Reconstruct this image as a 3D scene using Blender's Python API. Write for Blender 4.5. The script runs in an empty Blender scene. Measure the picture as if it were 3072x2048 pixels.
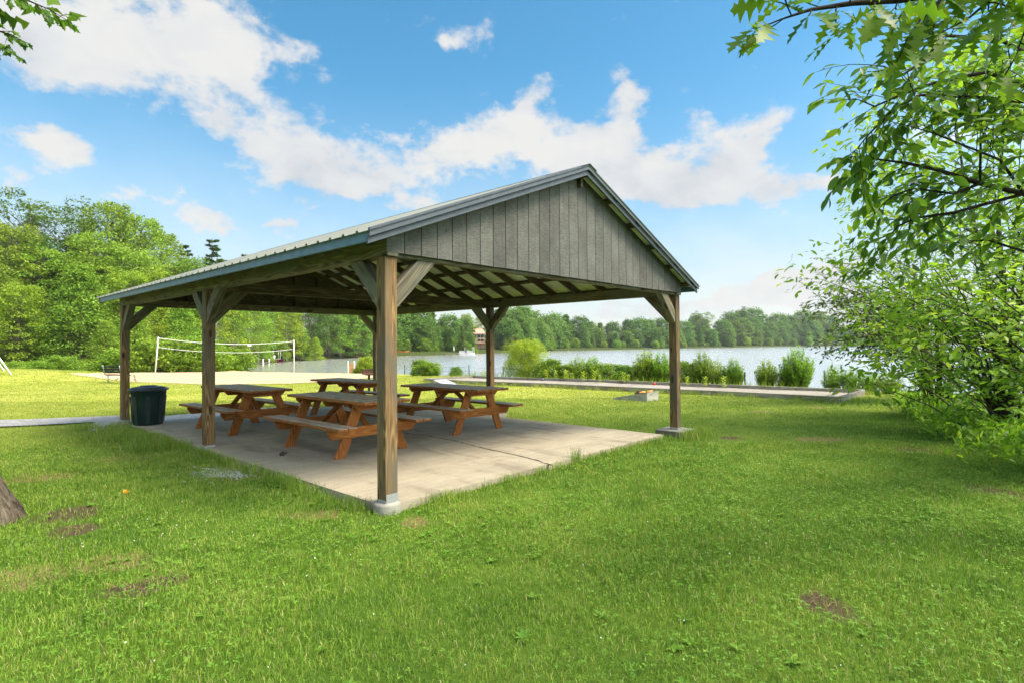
import bpy, bmesh, math, random
import numpy as np
from mathutils import Vector, Matrix
S = bpy.context.scene
COL = S.collection
R = math.radians
rnd = random.Random(11)
npr = np.random.default_rng(5)

# ------------------------------------------------------------------ camera
F, PIT, ROLL, CY, CX, CAMZ = 1681.3, 0.01482, -0.00734, 1010.1, 1536.0, 1.5
cam_d = bpy.data.cameras.new('camera')
cam = bpy.data.objects.new('camera', cam_d)
COL.objects.link(cam)
cp, sp, cr, sr = math.cos(PIT), math.sin(PIT), math.cos(ROLL), math.sin(ROLL)
r0, up0, fw = Vector((1, 0, 0)), Vector((0, -sp, cp)), Vector((0, cp, sp))
c_right = cr*r0 + sr*up0
c_up = -sr*r0 + cr*up0
cam.matrix_world = Matrix(((c_right.x, c_up.x, -fw.x, 0), (c_right.y, c_up.y, -fw.y, 0),
                           (c_right.z, c_up.z, -fw.z, CAMZ), (0, 0, 0, 1)))
cam_d.sensor_width = 36
cam_d.lens = F/3072*36
cam_d.shift_y = (CY-1024)/3072
cam_d.clip_start = 0.05
cam_d.clip_end = 4000
S.camera = cam
CAM = Vector((0, 0, CAMZ))

def ray(px, py):
    v = c_right*((px-CX)/F) - c_up*((py-CY)/F) + fw
    return v
def atY(px, py, Y):
    v = ray(px, py)
    return CAM + v*(Y/v.y)
def atz(px, py, z):
    v = ray(px, py)
    return CAM + v*((z-CAMZ)/v.z)

# ------------------------------------------------------------------ terrain
ZW = -0.95
LAKE = np.array([(60, 14), (30, 17.5), (18, 19.8), (13.2, 22.2), (9.2, 26.0), (4.2, 31.0), (-1.5, 36.3), (-7, 40.3), (-12, 43.2), (-18, 46.0),
                 (-22.5, 49.5), (-27, 55), (-32, 61), (-37, 67), (-40, 76), (-38.5, 86), (-36.5, 95), (-34.5, 115), (-32, 136), (-19, 147),
                 (-12, 165), (-2, 181), (13, 222), (72, 284), (93, 312), (154, 367), (300, 480), (520, 560), (560, 200)], float)
def lake_sd(X, Y):
    """signed distance to the lake outline, positive on land"""
    X = np.asarray(X, float); Y = np.asarray(Y, float)
    d2 = np.full(X.shape, 1e12); ins = np.zeros(X.shape, bool)
    n = len(LAKE)
    for i in range(n):
        ax, ay = LAKE[i]; bx, by = LAKE[(i+1) % n]
        ex, ey = bx-ax, by-ay
        t = np.clip(((X-ax)*ex+(Y-ay)*ey)/(ex*ex+ey*ey), 0, 1)
        dx, dy = X-(ax+t*ex), Y-(ay+t*ey)
        d2 = np.minimum(d2, dx*dx+dy*dy)
        c = ((ay > Y) != (by > Y))
        xi = ax + (Y-ay)*(bx-ax)/((by-ay) if by != ay else 1e-9)
        ins ^= c & (X < xi)
    d = np.sqrt(d2)
    return np.where(ins, -d, d)
def sstep(a, b, x):
    t = np.clip((x-a)/(b-a), 0, 1)
    return t*t*(3-2*t)
def zt(X, Y):
    X = np.asarray(X, float); Y = np.asarray(Y, float)
    d = lake_sd(X, Y)
    near = -0.075 - 0.0125*np.clip(Y-8, 0, 40) - 0.006*np.clip(X-6, 0, 30)
    near = near + 0.78/(1+np.exp((X+25.3)/1.25))*np.exp(-((Y-31)/8.5)**2)
    near = near + 0.012*np.sin(X*1.7+1.3)*np.sin(Y*1.3) + 0.02*np.sin(X*.45)*np.sin(Y*.52+.6)*sstep(9, 14, Y)
    hill = 0.05*np.clip(d, 0, 60) + 14*sstep(0, 160, d)*sstep(60, 170, X)*sstep(420, 240, X)
    far = ZW + 0.5 + hill
    k = sstep(48, 75, np.hypot(X*0.55, Y))
    land = near*(1-k) + far*k
    bw = 1.3 + 2.0*k
    up = sstep(-0.2, bw, d)
    z_land = (ZW-0.12) + (land-(ZW-0.12))*up
    z_bed = ZW - 0.12 - 0.12*np.clip(-d, 0, 18)
    return np.where(d > -0.2, z_land, z_bed)
def gz(x, y):
    return float(zt(np.array([x]), np.array([y]))[0])
def ground(px, py, dmax=120):
    """point where the sight line through a photo pixel meets the terrain"""
    v = ray(px, py)
    t = np.concatenate([np.linspace(1.5, 50, 1500), np.linspace(50, dmax, 500)])
    z = CAMZ + v.z*t
    h = zt(v.x*t, v.y*t)
    wet = lake_sd(v.x*t, v.y*t) < .9          # never past the near shoreline
    hit = (z <= h) | wet
    i = int(np.argmax(hit)) if hit.any() else len(t)-1
    if wet[i]: i = max(0, i-1)
    return Vector((v.x*t[i], v.y*t[i], float(h[i])))

# ------------------------------------------------------------------ objects
def tag(o, label=None, cat=None, group=None, kind=None):
    if label: o['label'] = label
    if cat: o['category'] = cat
    if group: o['group'] = group
    if kind: o['kind'] = kind
    return o
def thing(name, label, cat, loc=(0, 0, 0), rotz=0.0, group=None):
    o = bpy.data.objects.new(name, None)
    COL.objects.link(o)
    o.location = loc; o.rotation_euler = (0, 0, rotz)
    o.empty_display_size = 0.2
    return tag(o, label, cat, group)
def link(name, me, parent=None):
    o = bpy.data.objects.new(name, me)
    COL.objects.link(o)
    if parent: o.parent = parent
    return o
def copy_tree(o, parent=None):
    c = o.copy(); COL.objects.link(c)
    if parent: c.parent = parent
    for ch in o.children: copy_tree(ch, c)
    return c

class MB:
    """collects boxes, prisms, tubes and lathes; build() links them as one mesh"""
    def __init__(s): s.v = []; s.f = []; s.g = []; s.m = []; s.sm = []
    def add(s, vs, fs, gs=None, mi=0, smooth=False):
        b = len(s.v); s.v += [tuple(x) for x in vs]
        s.g += [tuple(x) for x in (gs if gs is not None else vs)]
        for f in fs:
            s.f.append([b+i for i in f]); s.m.append(mi); s.sm.append(smooth)
        return s
    def beam(s, p0, p1, w, h, up=(0, 0, 1), mi=0, cut0=0, cut1=0):
        """square timber along p0-p1, w across, h along 'up'; cut0/cut1 shear the ends along up"""
        p0, p1 = Vector(p0), Vector(p1)
        d = (p1-p0); L = d.length; d.normalize()
        u = Vector(up); u = (u - d*u.dot(d)).normalized(); sd = d.cross(u)
        off = rnd.uniform(0, 60), rnd.uniform(0, 9), rnd.uniform(0, 9)
        vs, gs = [], []
        for t, q, ct in ((0, p0, cut0), (L, p1, cut1)):
            for a, b in ((-1, -1), (1, -1), (1, 1), (-1, 1)):
                vs.append(q + sd*(a*w/2) + u*(b*h/2) + d*(b*ct))
                gs.append((t+b*ct+off[0], a*w/2+off[1], b*h/2+off[2]))
        return s.add(vs, [(0, 1, 2, 3), (7, 6, 5, 4), (0, 4, 5, 1), (1, 5, 6, 2), (2, 6, 7, 3), (3, 7, 4, 0)], gs, mi)
    def box(s, x0, x1, y0, y1, z0, z1, mi=0, axis=0):
        off = [rnd.uniform(0, 50) for _ in range(3)]
        vs, gs = [], []
        for z in (z0, z1):
            for x, y in ((x0, y0), (x1, y0), (x1, y1), (x0, y1)):
                vs.append((x, y, z)); q = (x, y, z)
                gs.append([q[axis]+off[0], q[(axis+1) % 3]+off[1], q[(axis+2) % 3]+off[2]])
        return s.add(vs, [(3, 2, 1, 0), (4, 5, 6, 7), (0, 1, 5, 4), (1, 2, 6, 5), (2, 3, 7, 6), (3, 0, 4, 7)], gs, mi)
    def prism(s, pts, off, mi=0, gax=None):
        """polygon pts (3D, planar) extruded by vector off"""
        n = len(pts); off = Vector(off); o = [rnd.uniform(0, 40) for _ in range(3)]
        a = [Vector(p) for p in pts]; b = [p+off for p in a]
        fs = [tuple(range(n-1, -1, -1)), tuple(range(n, 2*n))] + [(i, (i+1) % n, n+(i+1) % n, n+i) for i in range(n)]
        gs = None
        vs = a+b
        if gax is not None:
            gs = [(p[gax]+o[0], p[(gax+1) % 3]+o[1], p[(gax+2) % 3]+o[2]) for p in vs]
        return s.add(vs, fs, gs, mi)
    def tube(s, pts, rad, n=6, mi=0, cap=True, smooth=True):
        pts = [Vector(p) for p in pts]
        if not hasattr(rad, '__len__'): rad = [rad]*len(pts)
        vs, fs, gs = [], [], []
        ref = Vector((0.31, 0.17, 0.93)); L = 0
        for i, p in enumerate(pts):
            d = (pts[min(i+1, len(pts)-1)]-pts[max(i-1, 0)]).normalized()
            a = ref - d*ref.dot(d)
            if a.length < .2: a = Vector((1, 0, 0)) - d*d.x
            a.normalize(); b = d.cross(a); ref = a
            if i: L += (p-pts[i-1]).length
            for k in range(n):
                t = 2*math.pi*k/n
                vs.append(p + (a*math.cos(t)+b*math.sin(t))*rad[i])
                gs.append((L, math.cos(t)*rad[i], math.sin(t)*rad[i]))
        for i in range(len(pts)-1):
            for k in range(n):
                k2 = (k+1) % n
                fs.append((i*n+k, i*n+k2, (i+1)*n+k2, (i+1)*n+k))
        s.add(vs, fs, gs, mi, smooth)
        if cap:
            b0 = len(s.v)-len(vs)
            s.f.append([b0+k for k in range(n-1, -1, -1)]); s.m.append(mi); s.sm.append(False)
            s.f.append([b0+(len(pts)-1)*n+k for k in range(n)]); s.m.append(mi); s.sm.append(False)
        return s
    def lathe(s, prof, n=24, c=(0, 0, 0), mi=0, smooth=True):
        """prof: (radius, z) from bottom to top"""
        vs, fs = [], []
        for r, z in prof:
            for k in range(n):
                t = 2*math.pi*k/n
                vs.append((c[0]+r*math.cos(t), c[1]+r*math.sin(t), c[2]+z))
        for i in range(len(prof)-1):
            for k in range(n):
                k2 = (k+1) % n
                fs.append((i*n+k, i*n+k2, (i+1)*n+k2, (i+1)*n+k))
        s.add(vs, fs, None, mi, smooth)
        b0 = len(s.v)-len(vs)
        s.f.append([b0+k for k in range(n-1, -1, -1)]); s.m.append(mi); s.sm.append(False)
        s.f.append([b0+(len(prof)-1)*n+k for k in range(n)]); s.m.append(mi); s.sm.append(False)
        return s
    def mesh(s, name, mats):
        me = bpy.data.meshes.new(name)
        me.from_pydata(s.v, [], s.f)
        a = me.attributes.new('gc', 'FLOAT_VECTOR', 'POINT')
        a.data.foreach_set('vector', np.array(s.g, np.float32).ravel())
        if not isinstance(mats, (list, tuple)): mats = [mats]
        for m in mats: me.materials.append(m)
        me.polygons.foreach_set('material_index', s.m)
        me.polygons.foreach_set('use_smooth', s.sm)
        me.update()
        return me
    def build(s, name, mats, parent=None, bevel=0):
        o = link(name, s.mesh(name, mats), parent)
        if bevel:
            b = o.modifiers.new('bevel', 'BEVEL'); b.width = bevel; b.segments = 1; b.limit_method = 'ANGLE'
        return o

def np_mesh(name, V, faces_flat, starts, mats, tint=None, smooth=False, attrs=None):
    me = bpy.data.meshes.new(name)
    me.vertices.add(len(V)); me.vertices.foreach_set('co', np.ascontiguousarray(V, np.float32).ravel())
    me.loops.add(len(faces_flat)); me.loops.foreach_set('vertex_index', np.ascontiguousarray(faces_flat, np.int32))
    me.polygons.add(len(starts)); me.polygons.foreach_set('loop_start', np.ascontiguousarray(starts, np.int32))
    if tint is not None:
        a = me.attributes.new('tint', 'FLOAT', 'POINT'); a.data.foreach_set('value', np.ascontiguousarray(tint, np.float32))
    for k, val in (attrs or {}).items():
        a = me.attributes.new(k, 'FLOAT', 'POINT'); a.data.foreach_set('value', np.ascontiguousarray(val, np.float32))
    for m in (mats if isinstance(mats, (list, tuple)) else [mats]): me.materials.append(m)
    me.update(calc_edges=True)
    if smooth: me.polygons.foreach_set('use_smooth', np.ones(len(starts), bool))
    return me

# ------------------------------------------------------------------ leaves
def half_leaf(outl, fold=.12, droop=.12):
    """leaf of unit length from the half outline [(x, y)], folded on its midrib"""
    tv, tf = [], []
    n = len(outl)
    for x, y in outl:
        zc = -droop*x*x
        tv += [(x, y, zc+fold*y), (x, 0, zc), (x, -y, zc+fold*y)]
    for i in range(n-1):
        a, b = 3*i, 3*(i+1)
        tf += [(a, a+1, b+1, b), (a+1, a+2, b+2, b+1)]
    return np.array(tv, float), tf
T_OVAL = half_leaf([(0, .01), (.18, .13), (.42, .205), (.68, .17), (.88, .07), (1, .005)], .25, .16)
T_OAK = half_leaf([(0, .012), (.14, .02), (.2, .12), (.25, .2), (.28, .12), (.33, .045), (.40, .13), (.46, .31), (.5, .22), (.54, .1), (.585, .06), (.65, .17),
                   (.70, .29), (.745, .18), (.79, .07), (.84, .10), (.88, .13), (.91, .06), (1, .004)], .16, .18)
T_MAPLE = half_leaf([(0, .02), (.04, .18), (.12, .34), (.2, .22), (.3, .28), (.46, .46), (.52, .28), (.58, .15), (.72, .2), (.8, .08), (1, .005)], .16, .2)
T_RHOMB = (np.array([(0, 0, 0), (.45, .27, .05), (1, 0, -.06), (.5, -.25, .05)], float), [(0, 1, 2, 3)])
T_SPRIG = (np.array([(0, .02, 0), (.35, .32, .04), (.62, .12, .0), (1, .2, -.08), (.8, -.08, -.04), (.55, -.34, .03), (.3, -.12, .02)], float), [(0, 1, 2), (0, 2, 6), (2, 3, 4), (2, 4, 5, 6)])
T_NEEDLE = (np.array([(0, 0, 0), (.4, .10, .02), (1, .03, .05), (.5, -.09, .02), (.2, .0, .06), (.9, -.02, .14)], float), [(0, 1, 2, 3), (0, 4, 5)])

def frames(D, N):
    D = D/np.linalg.norm(D, axis=1, keepdims=True)
    Z = N - (N*D).sum(1, keepdims=True)*D
    l = np.linalg.norm(Z, axis=1, keepdims=True)
    Z = np.where(l > 1e-4, Z/np.maximum(l, 1e-4), np.array([[0, 0, 1.]]))
    Y = np.cross(Z, D)
    return np.stack([D, Y, Z], axis=2)          # columns = axes
def leaf_mesh(name, tmpl, P, D, N, size, tint, mat, smooth=False):
    tv, tf = tmpl
    M = frames(D, N)
    n, k = len(P), len(tv)
    V = np.einsum('nij,kj->nki', M, tv)*size[:, None, None] + P[:, None, :]
    flat = np.concatenate([np.array(f) for f in tf]); lens = np.array([len(f) for f in tf])
    st = np.concatenate([[0], np.cumsum(lens)[:-1]])
    L = (flat[None, :] + (np.arange(n)*k)[:, None]).ravel()
    ST = (st[None, :] + (np.arange(n)*len(flat))[:, None]).ravel()
    return np_mesh(name, V.reshape(-1, 3), L, ST, mat, np.repeat(tint, k), smooth)
def rdir(n, g=npr):
    v = g.normal(size=(n, 3)); return v/np.linalg.norm(v, axis=1, keepdims=True)
# ------------------------------------------------------------------ materials
def srgb(r, g, b):
    f = lambda c: (c/255/12.92) if c/255 <= .04045 else ((c/255+.055)/1.055)**2.4
    return (f(r), f(g), f(b), 1)
class NT:
    def __init__(s, name):
        s.m = bpy.data.materials.new(name); s.m.use_nodes = True
        s.t = s.m.node_tree; s.t.nodes.clear()
        s.out = s.n('ShaderNodeOutputMaterial')
    def n(s, typ, **kw):
        x = s.t.nodes.new(typ)
        for k, v in kw.items(): setattr(x, k, v)
        return x
    def l(s, a, b): s.t.links.new(a, b)
    def val(s, sock, v):
        if hasattr(v, 'is_output') or isinstance(v, bpy.types.NodeSocket): s.l(v, sock)
        else: sock.default_value = v
    def math(s, op, a, b=0.0, c=0.0, clamp=False):
        x = s.n('ShaderNodeMath', operation=op); x.use_clamp = clamp
        s.val(x.inputs[0], a); s.val(x.inputs[1], b); s.val(x.inputs[2], c)
        return x.outputs[0]
    def vmul(s, v, k):
        x = s.n('ShaderNodeVectorMath', operation='MULTIPLY'); s.val(x.inputs[0], v); x.inputs[1].default_value = k
        return x.outputs[0]
    def noise(s, vec, scale, detail=3, rough=.55, dist=0.0):
        x = s.n('ShaderNodeTexNoise'); x.inputs['Scale'].default_value = scale
        x.inputs['Detail'].default_value = detail; x.inputs['Roughness'].default_value = rough; x.inputs['Distortion'].default_value = dist
        s.l(vec, x.inputs['Vector']); return x.outputs['Fac']
    def ramp(s, fac, stops):
        x = s.n('ShaderNodeValToRGB'); e = x.color_ramp.elements
        while len(e) < len(stops): e.new(.5)
        for el, (p, c) in zip(e, stops):
            el.position = p; el.color = c if len(c) == 4 else (*c, 1)
        s.l(fac, x.inputs[0]); return x.outputs[0]
    def mix(s, fac, a, b, mode='MIX'):
        x = s.n('ShaderNodeMix', data_type='RGBA', blend_type=mode)
        s.val(x.inputs['Factor'], fac); s.val(x.inputs[6], a); s.val(x.inputs[7], b)
        return x.outputs[2]
    def remap(s, v, a, b, c=0.0, d=1.0):
        x = s.n('ShaderNodeMapRange', interpolation_type='SMOOTHSTEP')
        s.val(x.inputs[0], v); x.inputs[1].default_value = a; x.inputs[2].default_value = b; x.inputs[3].default_value = c; x.inputs[4].default_value = d
        return x.outputs[0]
    def attr(s, name, vec=False):
        x = s.n('ShaderNodeAttribute', attribute_name=name)
        return x.outputs['Vector' if vec else 'Fac']
    def pos(s): return s.n('ShaderNodeNewGeometry').outputs['Position']
    def objc(s): return s.n('ShaderNodeTexCoord').outputs['Object']
    def bump(s, h, strength=.4, dist=.01):
        x = s.n('ShaderNodeBump'); x.inputs['Strength'].default_value = strength; x.inputs['Distance'].default_value = dist
        s.l(h, x.inputs['Height']); return x.outputs[0]
    def prin(s, col, rough=.7, spec=.3, metal=0.0, normal=None):
        x = s.n('ShaderNodeBsdfPrincipled')
        s.val(x.inputs['Base Color'], col); s.val(x.inputs['Roughness'], rough); x.inputs['Specular IOR Level'].default_value = spec
        x.inputs['Metallic'].default_value = metal
        if normal is not None: s.l(normal, x.inputs['Normal'])
        return x.outputs[0]
    def done(s, sh): s.l(sh, s.out.inputs[0]); return s.m

def wood(name, c_dark, c_mid, c_light, grain=1.0, rough=.75, knots=True, gray=None, bump=.35):
    t = NT(name)
    g = t.attr('gc', True)
    obr = t.n('ShaderNodeObjectInfo').outputs['Random']
    gv = t.vmul(g, (1.2, 14, 14))
    n1 = t.noise(gv, 2.2*grain, 4, .6, .6)
    gv2 = t.vmul(g, (2.0, 60, 60))
    n2 = t.noise(gv2, 1.6*grain, 2, .5)
    # growth rings: contour lines of a slow field along the timber
    slow = t.noise(t.vmul(g, (.55, 7, 7)), 1.0*grain, 1.5, .4)
    ring = t.math('SINE', t.math('MULTIPLY', slow, 120.0))
    ring = t.math('POWER', t.math('MULTIPLY_ADD', ring, .5, .5), 1.8)
    f = t.math('ADD', t.math('MULTIPLY', n1, .54), t.math('MULTIPLY', ring, .26))
    f = t.math('ADD', f, t.math('MULTIPLY', n2, .16))
    c = t.ramp(f, [(.24, c_dark), (.44, c_mid), (.64, c_light)])
    if gray is not None:
        gm = t.noise(t.vmul(g, (.8, 3, 3)), 1.3, 3, .6)
        c = t.mix(t.remap(gm, .40, .66), c, gray)
    if knots:
        v = t.n('ShaderNodeTexVoronoi'); v.inputs['Scale'].default_value = 1.0
        t.l(t.vmul(g, (1.9, 5.5, 5.5)), v.inputs['Vector'])
        k = t.remap(v.outputs['Distance'], .10, .17, 1.0, 0.0)
        c = t.mix(t.math('MULTIPLY', k, .8), c, tuple(x*.35 for x in c_dark[:3])+(1,))
    hv = t.n('ShaderNodeHueSaturation'); t.l(c, hv.inputs['Color'])
    t.l(t.math('MULTIPLY_ADD', obr, .3, .85), hv.inputs['Value'])
    st = t.noise(t.vmul(g, (.5, 2.5, 2.5)), 2.0, 3, .6)
    c = t.mix(t.remap(st, .56, .74, 0, .55), hv.outputs[0], tuple(x*.5 for x in c_dark[:3])+(1,))
    return t.done(t.prin(c, rough, .25, 0, t.bump(f, bump, .004)))

M = {}
M['post'] = wood('post_timber', (.055, .032, .013, 1), (.19, .112, .046, 1), (.32, .205, .09, 1), gray=(.125, .105, .07, 1))
M['beam'] = wood('beam_timber', (.06, .05, .032, 1), (.16, .135, .085, 1), (.27, .235, .155, 1), gray=(.145, .15, .115, 1))
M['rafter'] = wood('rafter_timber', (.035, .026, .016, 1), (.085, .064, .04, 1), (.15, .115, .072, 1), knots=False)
M['table'] = wood('stained_table_timber', (.18, .055, .009, 1), (.31, .105, .017, 1), (.40, .15, .032, 1), rough=.55, knots=False, bump=.15)
M['plank'] = wood('weathered_table_plank', (.30, .19, .11, 1), (.48, .36, .255, 1), (.62, .54, .44, 1), rough=.5, gray=(.50, .455, .40, 1), knots=True, bump=.25)
M['board'] = wood('border_board', (.08, .065, .045, 1), (.2, .175, .13, 1), (.33, .3, .24, 1), gray=(.25, .24, .21, 1), knots=False)
M['yellow_board'] = wood('new_board', (.30, .15, .05, 1), (.50, .29, .11, 1), (.62, .40, .18, 1))

def plain(name, col, rough=.6, spec=.3, metal=0.0, var=.12, scale=6.0, bump=.0):
    t = NT(name); p = t.objc()
    n = t.noise(p, scale, 4, .6)
    c = t.mix(1.0, (*col[:3], 1), t.ramp(n, [(.3, (1-var,)*3), (.7, (1+var,)*3)]), 'MULTIPLY')
    return t.done(t.prin(c, rough, spec, metal, t.bump(n, bump, .01) if bump else None))
M['fascia'] = plain('slate_paint_sky_tinted', (.115, .20, .30), .5, .35, var=.18, scale=9)  # sky reflection on the eave painted in: bluer and lighter than the rake slate
M['rake'] = plain('dark_slate_trim', (.075, .092, .11), .5, .35, var=.18, scale=9)
M['galv'] = plain('galvanised_steel', (.42, .44, .45), .45, .5, .6)
M['steel'] = plain('grey_steel', (.3, .31, .32), .45, .5, .5)
M['white_paint'] = plain('white_paint', (.78, .78, .76), .5)
M['strap'] = plain('net_strap', (.62, .62, .59), .7)
M['black'] = plain('black_plastic', (.012, .012, .014), .5)
M['bin'] = plain('dark_green_plastic', (.011, .030, .030), .42, .4, var=.2)
M['lid'] = plain('slate_lid_plastic', (.028, .038, .052), .4, .4, var=.2)
M['rust'] = plain('rusty_iron', (.15, .075, .055), .8, .2, 0, .35, 14)
M['iron'] = plain('dark_iron', (.02, .018, .016), .7)
M['bark'] = None
M['glass'] = plain('dark_window_glass', (.02, .025, .03), .1, .5)
M['orange_wall'] = plain('tan_house_wall', (.52, .34, .22), .8)
M['roof_tile'] = plain('pink_brown_roof', (.50, .27, .19), .8, var=.2)
M['deckred'] = plain('red_brown_deck', (.18, .07, .05), .7)
M['hull_red'] = plain('maroon_hull', (.09, .015, .018), .4)
M['alum'] = plain('grey_aluminium', (.5, .5, .5), .4, .5, .4)
M['blue_tarp'] = plain('blue_tarp', (.03, .07, .2), .6)
M['orange'] = plain('orange_plastic', (.75, .22, .06), .5)
M['bag_orange'] = plain('orange_cloth', (.62, .25, .07), .9, var=.25, scale=20)
M['bag_dark'] = plain('dark_brown_cloth', (.06, .045, .035), .9, var=.3, scale=20)
M['ball_red'] = plain('red_ball', (.55, .06, .05), .4)
M['ball_grey'] = plain('purple_grey_ball', (.12, .10, .14), .4)
M['pad'] = plain('mesh_net', (.03, .035, .03), .9)

def make_siding():
    t = NT('grey_green_siding'); p = t.attr('gc', True)
    saw = t.noise(t.vmul(p, (9, 1, 60)), 2.0, 4, .65)          # horizontal saw marks
    ver = t.noise(t.vmul(p, (30, 1, 1.2)), 2.0, 3, .6)
    blot = t.noise(p, 2.3, 4, .6)
    f = t.math('ADD', t.math('MULTIPLY', saw, .55), t.math('MULTIPLY', ver, .2))
    f = t.math('ADD', f, t.math('MULTIPLY', blot, .35))
    c = t.ramp(f, [(.36, (.052, .053, .046)), (.55, (.108, .109, .096)), (.72, (.185, .184, .162))])
    v = t.n('ShaderNodeTexVoronoi'); v.inputs['Scale'].default_value = 1.0
    t.l(t.vmul(p, (5, 1, 3.2)), v.inputs['Vector'])
    k = t.remap(v.outputs['Distance'], .035, .06, .8, 0)
    c = t.mix(k, c, (.02, .018, .015, 1))
    sp = t.n('ShaderNodeSeparateXYZ'); t.l(p, sp.inputs[0])       # each board weathered a little differently
    hv = t.n('ShaderNodeHueSaturation'); t.l(c, hv.inputs['Color']); t.l(t.math('MULTIPLY_ADD', sp.outputs['Y'], .30, .85), hv.inputs['Value'])
    run = t.noise(t.vmul(p, (14, 1, .7)), 1.0, 4, .6)
    c = t.mix(t.remap(run, .55, .75, 0, .35), hv.outputs[0], (.06, .055, .045, 1))
    return t.done(t.prin(c, .8, .15, 0, t.bump(f, .5, .004)))
M['siding'] = make_siding()

def make_roof():
    t = NT('grey_green_roof_steel'); p = t.objc()
    n = t.noise(p, 1.2, 4, .6); n2 = t.noise(t.vmul(p, (1, 14, 1)), 2.0, 3, .6)
    c = t.ramp(t.math('ADD', t.math('MULTIPLY', n, .5), t.math('MULTIPLY', n2, .5)), [(.3, (.10, .112, .095)), (.7, (.17, .183, .155))])
    return t.done(t.prin(c, .5, .4, .0, t.bump(n, .1, .01)))
M['roof'] = make_roof()
M['roof_under'] = plain('pale_galvanised_underside', (.76, .78, .70), .5, .4, .0, .12, 3)

def make_concrete(name, c0, c1, c2, joint=False):
    t = NT(name); p = t.objc()
    n = t.noise(p, 1.1, 6, .65); n2 = t.noise(p, 26, 4, .7)
    st = t.noise(t.vmul(p, (1.0, 6.0, 1)), 1.4, 5, .7)            # broom sweep marks
    st2 = t.noise(t.vmul(p, (3.0, .9, 1)), .9, 4, .65, .8)
    f = t.math('ADD', t.math('MULTIPLY', n, .35), t.math('MULTIPLY', st, .40))
    f = t.math('ADD', f, t.math('MULTIPLY', n2, .25))
    c = t.ramp(f, [(.32, c0), (.52, c1), (.70, c2)])
    c = t.mix(t.remap(st2, .50, .70, 0, .5), c, tuple(x*.62 for x in c0[:3])+(1,))
    sp_ = t.noise(p, 60, 2, .5)
    c = t.mix(t.remap(sp_, .70, .76, 0, .6), c, (.05, .045, .04, 1))
    return t.done(t.prin(c, .85, .2, 0, t.bump(t.math('ADD', n2, t.math('MULTIPLY', st, .5)), .35, .006)))
M['slab'] = make_concrete('broomed_concrete', (.235, .198, .145, 1), (.36, .31, .23, 1), (.475, .415, .32, 1))
M['footing'] = make_concrete('footing_concrete', (.15, .14, .12, 1), (.26, .245, .21, 1), (.37, .35, .31, 1))
M['crack'] = plain('crack_joint', (.045, .038, .03), .9)

def make_paver():
    t = NT('grey_pavers'); p = t.objc()
    b = t.n('ShaderNodeTexBrick'); b.inputs['Scale'].default_value = 4.5
    b.inputs['Color1'].default_value = (.34, .33, .32, 1); b.inputs['Color2'].default_value = (.25, .245, .24, 1)
    b.inputs['Mortar'].default_value = (.12, .115, .10, 1); b.inputs['Mortar Size'].default_value = .018
    t.l(p, b.inputs['Vector'])
    n = t.noise(p, 8, 5, .65)
    c = t.mix(1.0, b.outputs[0], t.ramp(n, [(.3, (.75,)*3), (.7, (1.2,)*3)]), 'MULTIPLY')
    return t.done(t.prin(c, .85, .2, 0, t.bump(b.outputs['Fac'], -.3, .006)))
M['paver'] = make_paver()

def make_sand(name, a, b, scale=1.0, warm=None):
    t = NT(name); p = t.pos()
    n = t.noise(p, .35*scale, 4, .6); n2 = t.noise(p, 5*scale, 5, .7); n3 = t.noise(p, 60, 2, .6)
    f = t.math('ADD', t.math('MULTIPLY', n, .4), t.math('ADD', t.math('MULTIPLY', n2, .35), t.math('MULTIPLY', n3, .25)))
    c = t.ramp(f, [(.35, a), (.65, b)])
    return t.done(t.prin(c, .95, .1, 0, t.bump(t.math('ADD', n2, n3), .5, .02)))
M['sand'] = make_sand('court_sand', (.42, .30, .18, 1), (.54, .40, .255, 1))
M['grit'] = make_sand('bocce_grit', (.23, .20, .165, 1), (.35, .31, .26, 1), 1.6)
M['gravel'] = plain('pale_gravel', (.36, .35, .34), .9, .2, 0, .4, 30)

DIRT = [(195, 1545, .30, .16), (215, 1590, .22, .10), (400, 1772, .24, .07), (500, 1742, .22, .05), (2990, 1476, .30, .16), (2480, 1815, .16, .10), (120, 1430, .45, .16),
        (360, 1375, .5, .14), (700, 1430, .5, .14), (2190, 1313, .22, .09), (2450, 1220, .35, .14), (2290, 1235, .4, .12), (2740, 1350, .4, .14),
        (2465, 1318, .5, .15), (60, 1740, .35, .12), (1245, 1565, .16, .10), (330, 1690, .35, .10), (480, 1245+90, .3, .1), (950, 1545, .35, .08)]
DIRT_P = [(ground(px, py), a, b) for px, py, a, b in DIRT]
BARE = [0, 1, 2, 3, 4, 5, 9, 12]          # the ones trodden down to dark soil

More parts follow.
